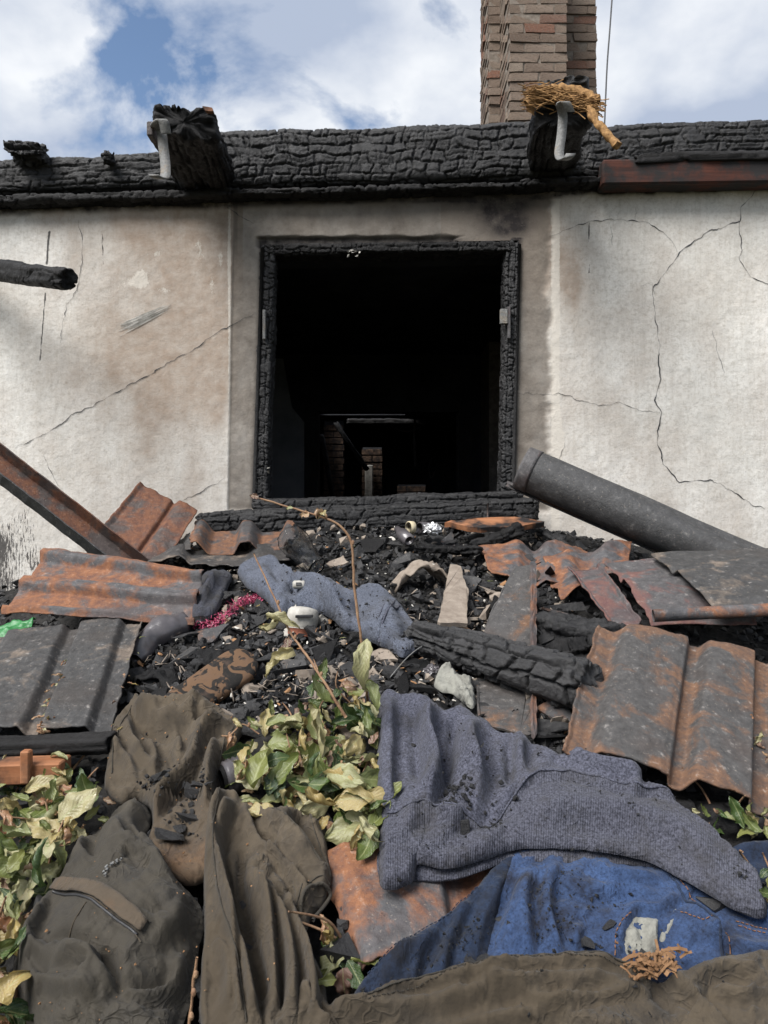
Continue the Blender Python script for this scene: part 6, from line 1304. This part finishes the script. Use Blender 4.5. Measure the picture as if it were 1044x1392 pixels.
for nm in ('leaf_green', 'leaf_pale', 'leaf_dry'):
    LP[nm] = []
    for k in range(7):
        V_, f_, uv_ = leaf_mesh(k + (0 if nm == 'leaf_green' else 20), 0.0 if nm == 'leaf_green' else (0.6 if nm == 'leaf_pale' else 1.0))
        LP[nm].append(mesh_data('leaf', V_, f_, M[nm], True, uv_))
def leaf(parent, p, size, kind, spread=0.55, heading=None):
    o = bpy.data.objects.new('leaf', random.choice(LP[kind])); link(o, parent, p); o.scale = (size, size * random.uniform(0.8, 1.3), size)
    nv = Vector((random.gauss(0, spread), -0.65 + random.gauss(0, spread * .8), 0.75 + random.gauss(0, spread * .6))).normalized(); h_ = heading if heading is not None else random.uniform(0, 6.28)
    t_ = Vector((math.cos(h_), 0.35 * math.sin(h_), math.sin(h_))); t_ = (t_ - nv * t_.dot(nv)).normalized(); b_ = nv.cross(t_)
    o.rotation_euler = Matrix((t_, b_, nv)).transposed().to_euler(); return o
def shrub(name, poly, n, lift, size, label, mixk, seed, stems=12, spread=0.55):
    random.seed(seed); r9 = np.random.default_rng(seed); P = np.array(poly, float); c = P.mean(0); t = thing(name, S1(c[0], P[:, 1].max() - 10), label, 'shrub')
    pts = []
    while len(pts) < n:
        x, y = r9.uniform(P[:, 0].min(), P[:, 0].max()), r9.uniform(P[:, 1].min(), P[:, 1].max())
        if in_poly(np.array([x]), np.array([y]), P)[0]: pts.append((x, y))
    pts = np.array(pts); B = SR(pts[:, 0], pts[:, 1], 0.5 * sum(lift)) - UPN * 0.5 * sum(lift); d = B[:, 1]
    for i in range(n):
        kd = r9.choice(['leaf_green', 'leaf_pale', 'leaf_dry'], p=mixk); lf = r9.uniform(lift[0], lift[1])
        s_ = (size[0] * 0.75 + (size[1] * 1.25 - size[0] * 0.75) * r9.uniform() ** 1.5) * (0.7 if kd == 'leaf_dry' else 1.0); p = B[i] + UPN * lf; p[1] += 0; leaf(t, p, s_, kd, spread)
    for i in range(stems):
        a_ = pts[r9.integers(n)]; b_ = pts[r9.integers(n)]; a3 = S1(a_[0], a_[1], 0.0); e3 = a3 + np.array([r9.normal(0, .05), r9.normal(0, .05), r9.uniform(.05, .1)])
        tube('stem', catmull([a3, (a3 + e3) / 2 + r9.normal(0, .012, 3), e3], 5), np.linspace(0.0028, 0.0015, 11), M['twig'], t, 6)
    return t
shrub('wilted_shrub', [(335, 1040), (345, 975), (400, 985), (420, 940), (470, 945), (514, 960), (512, 1040), (512, 1130), (470, 1155), (440, 1110), (380, 1110), (345, 1095), (318, 1070)], 235, (0.008, 0.085), (0.046, 0.084), 'half-wilted green shrub growing between the olive clothes and the sweatshirt', [0.40, 0.46, 0.14], 31, 16)
shrub('scorched_shrub', [(-20, 1060), (60, 1040), (120, 1055), (165, 1060), (130, 1110), (95, 1140), (60, 1210), (25, 1260), (10, 1330), (30, 1385), (-40, 1400)], 200, (0.008, 0.075), (0.044, 0.078), 'scorched leafy shrub at the edge of the bulging dark olive jacket', [0.42, 0.42, 0.16], 32, 16)
shrub('leafy_sprig', [(945, 1105), (1000, 1100), (1060, 1080), (1070, 1150), (1000, 1140)], 26, (0.02, 0.06), (0.035, 0.055), 'few green leaves below the front edge of the big rusted tile', [0.6, 0.3, 0.1], 33, 5)
shrub('leafy_sprig', [(1030, 1180), (1065, 1180), (1070, 1230), (1035, 1225)], 9, (0.03, 0.08), (0.035, 0.05), 'green leaves at the right tip of the sweatshirt hem', [0.7, 0.25, 0.05], 34, 2)
shrub('leafy_sprig', [(435, 1275), (470, 1275), (485, 1330), (460, 1345), (440, 1320)], 16, (0.0, 0.03), (0.04, 0.06), 'leaves glimpsed between olive jacket and foreground rusted tile', [0.75, 0.2, 0.05], 35, 2)
dl_ = shrub('dry_sprig', [(1005, 985), (1044, 990), (1060, 1035), (1015, 1030)], 12, (0.06, 0.09), (0.03, 0.045), 'shrivelled brown leaves hanging over the big rusted tile', [0.05, 0.25, 0.7], 36, 4)
# bare arching twigs
def twig(path, r0, r1, label, leaves):
    random.seed(len(leaves)); P = catmull(path, 10); t = thing('arching_twig', P[0], label, 'twig')
    tube('stem', P, np.linspace(r0, r1, len(P)), M['twig'], t, 8, 0.0012, 3)
    for (p, s_, kd, hd) in leaves: leaf(t, p, s_, kd, 0.25, hd)
    for f_ in (0.3, 0.55, 0.75):
        i = int(f_ * len(P)); b_ = crumple('bud', P[i] + np.array([0.003, -0.002, 0.004]), (0.0035, 0.0035, 0.006), M['twig'], None, None, i, t, 2, 0.2)
random.seed(5)
twig([S1(502, 1000, 0.0), S1(500, 975, 0.04), U(497, 925, 1.70), U(491, 868, 1.66), U(482, 800, 1.66), U(478, 740, 1.66), U(462, 715, 1.66), U(435, 702, 1.66), U(395, 690, 1.66), U(352, 677, 1.66)], 0.0038, 0.0020, 'tall bare twig arching in front of the sill with one curled leaf',
  [(U(430, 702, 1.65), 0.045, 'leaf_dry', 1.4), (U(440, 700, 1.65), 0.042, 'leaf_pale', 1.9), (U(420, 700, 1.65), 0.035, 'leaf_dry', 2.4), (U(398, 690, 1.65), 0.018, 'leaf_pale', 2.8), (U(352, 677, 1.66), 0.024, 'leaf_dry', 2.8),
   (U(497, 868, 1.60), 0.135, 'leaf_pale', -1.6), (U(500, 925, 1.60), 0.075, 'leaf_pale', -1.3), (U(485, 935, 1.62), 0.06, 'leaf_dry', 2.6)])
twig([U(470, 975, 1.62), U(450, 942, 1.62), U(420, 895, 1.66), U(395, 860, 1.70), U(372, 810, 1.74), U(345, 752, 1.78)], 0.0036, 0.0018, 'slim bare twig with hanging yellow leaves beside the tinsel',
  [(U(362, 838, 1.70), 0.085, 'leaf_pale', -0.2), (U(376, 842, 1.70), 0.080, 'leaf_pale', -1.9), (U(400, 885, 1.66), 0.090, 'leaf_pale', 3.6), (U(392, 866, 1.69), 0.05, 'leaf_dry', -1.5)])
twig([U(252, 1420, 1.0), U(258, 1380, 1.0), U(262, 1340, 1.0), U(267, 1302, 1.0)], 0.0022, 0.0018, 'thin red twig rising between the two olive jackets', [])
twig([S1(300, 1010, 0.02), U(312, 1000, 1.60), U(330, 985, 1.62), U(352, 998, 1.62)], 0.002, 0.0015, 'short twig of shrivelled leaves at the shrub edge', [(U(310, 1000, 1.6), 0.05, 'leaf_dry', -1.6), (U(318, 1000, 1.6), 0.045, 'leaf_dry', -1.3), (U(330, 988, 1.6), 0.04, 'leaf_pale', 2.5)])
# dry leaf litter in the tile trough and around
def litter(poly, n, kinds, size, lift, label, group, dfn=None):
    P = np.array(poly, float); k = 0
    while k < n:
        x, y = random.uniform(P[:, 0].min(), P[:, 0].max()), random.uniform(P[:, 1].min(), P[:, 1].max())
        if not in_poly(np.array([x]), np.array([y]), P)[0]: continue
        o = bpy.data.objects.new('fallen_leaf', random.choice(LP[random.choice(kinds)])); s_ = random.uniform(*size); link(o, None, S1(x, y, lift) if dfn is None else U(x, y, dfn(y))); o.scale = (s_, s_, s_ * 0.6)
        o.rotation_euler = (random.gauss(0.28, .2), random.gauss(0, .25), random.uniform(0, 6.28)); tag(o, label, 'leaf', group); k += 1

random.seed(77)
litter([(48, 1000), (70, 930), (110, 862), (122, 866), (92, 940), (66, 1002)], 44, ['leaf_dry', 'leaf_dry', 'leaf_pale'], (0.018, 0.038), 0.012, 'dry curled leaf caught in the trough of the black ribbed tile', 'leaves in the tile trough', lambda y: 2.20 + (1.68 - 2.20) * (y - 860) / 142)
litter([(150, 990), (165, 920), (185, 862), (195, 866), (178, 940), (160, 996)], 14, ['leaf_dry', 'leaf_pale'], (0.010, 0.022), 0.012, 'small dry leaf on the right flange of the black ribbed tile', 'leaves on the tile flange', lambda y: 2.19 + (1.68 - 2.19) * (y - 855) / 145)
litter([(200, 930), (330, 880), (420, 900), (560, 920), (640, 860), (700, 760), (560, 740), (420, 740), (300, 860)], 40, ['leaf_dry', 'leaf_dry', 'leaf_pale'], (0.012, 0.026), 0.03, 'small dry leaf scrap lying on the charred heap', 'dry leaves on the heap')
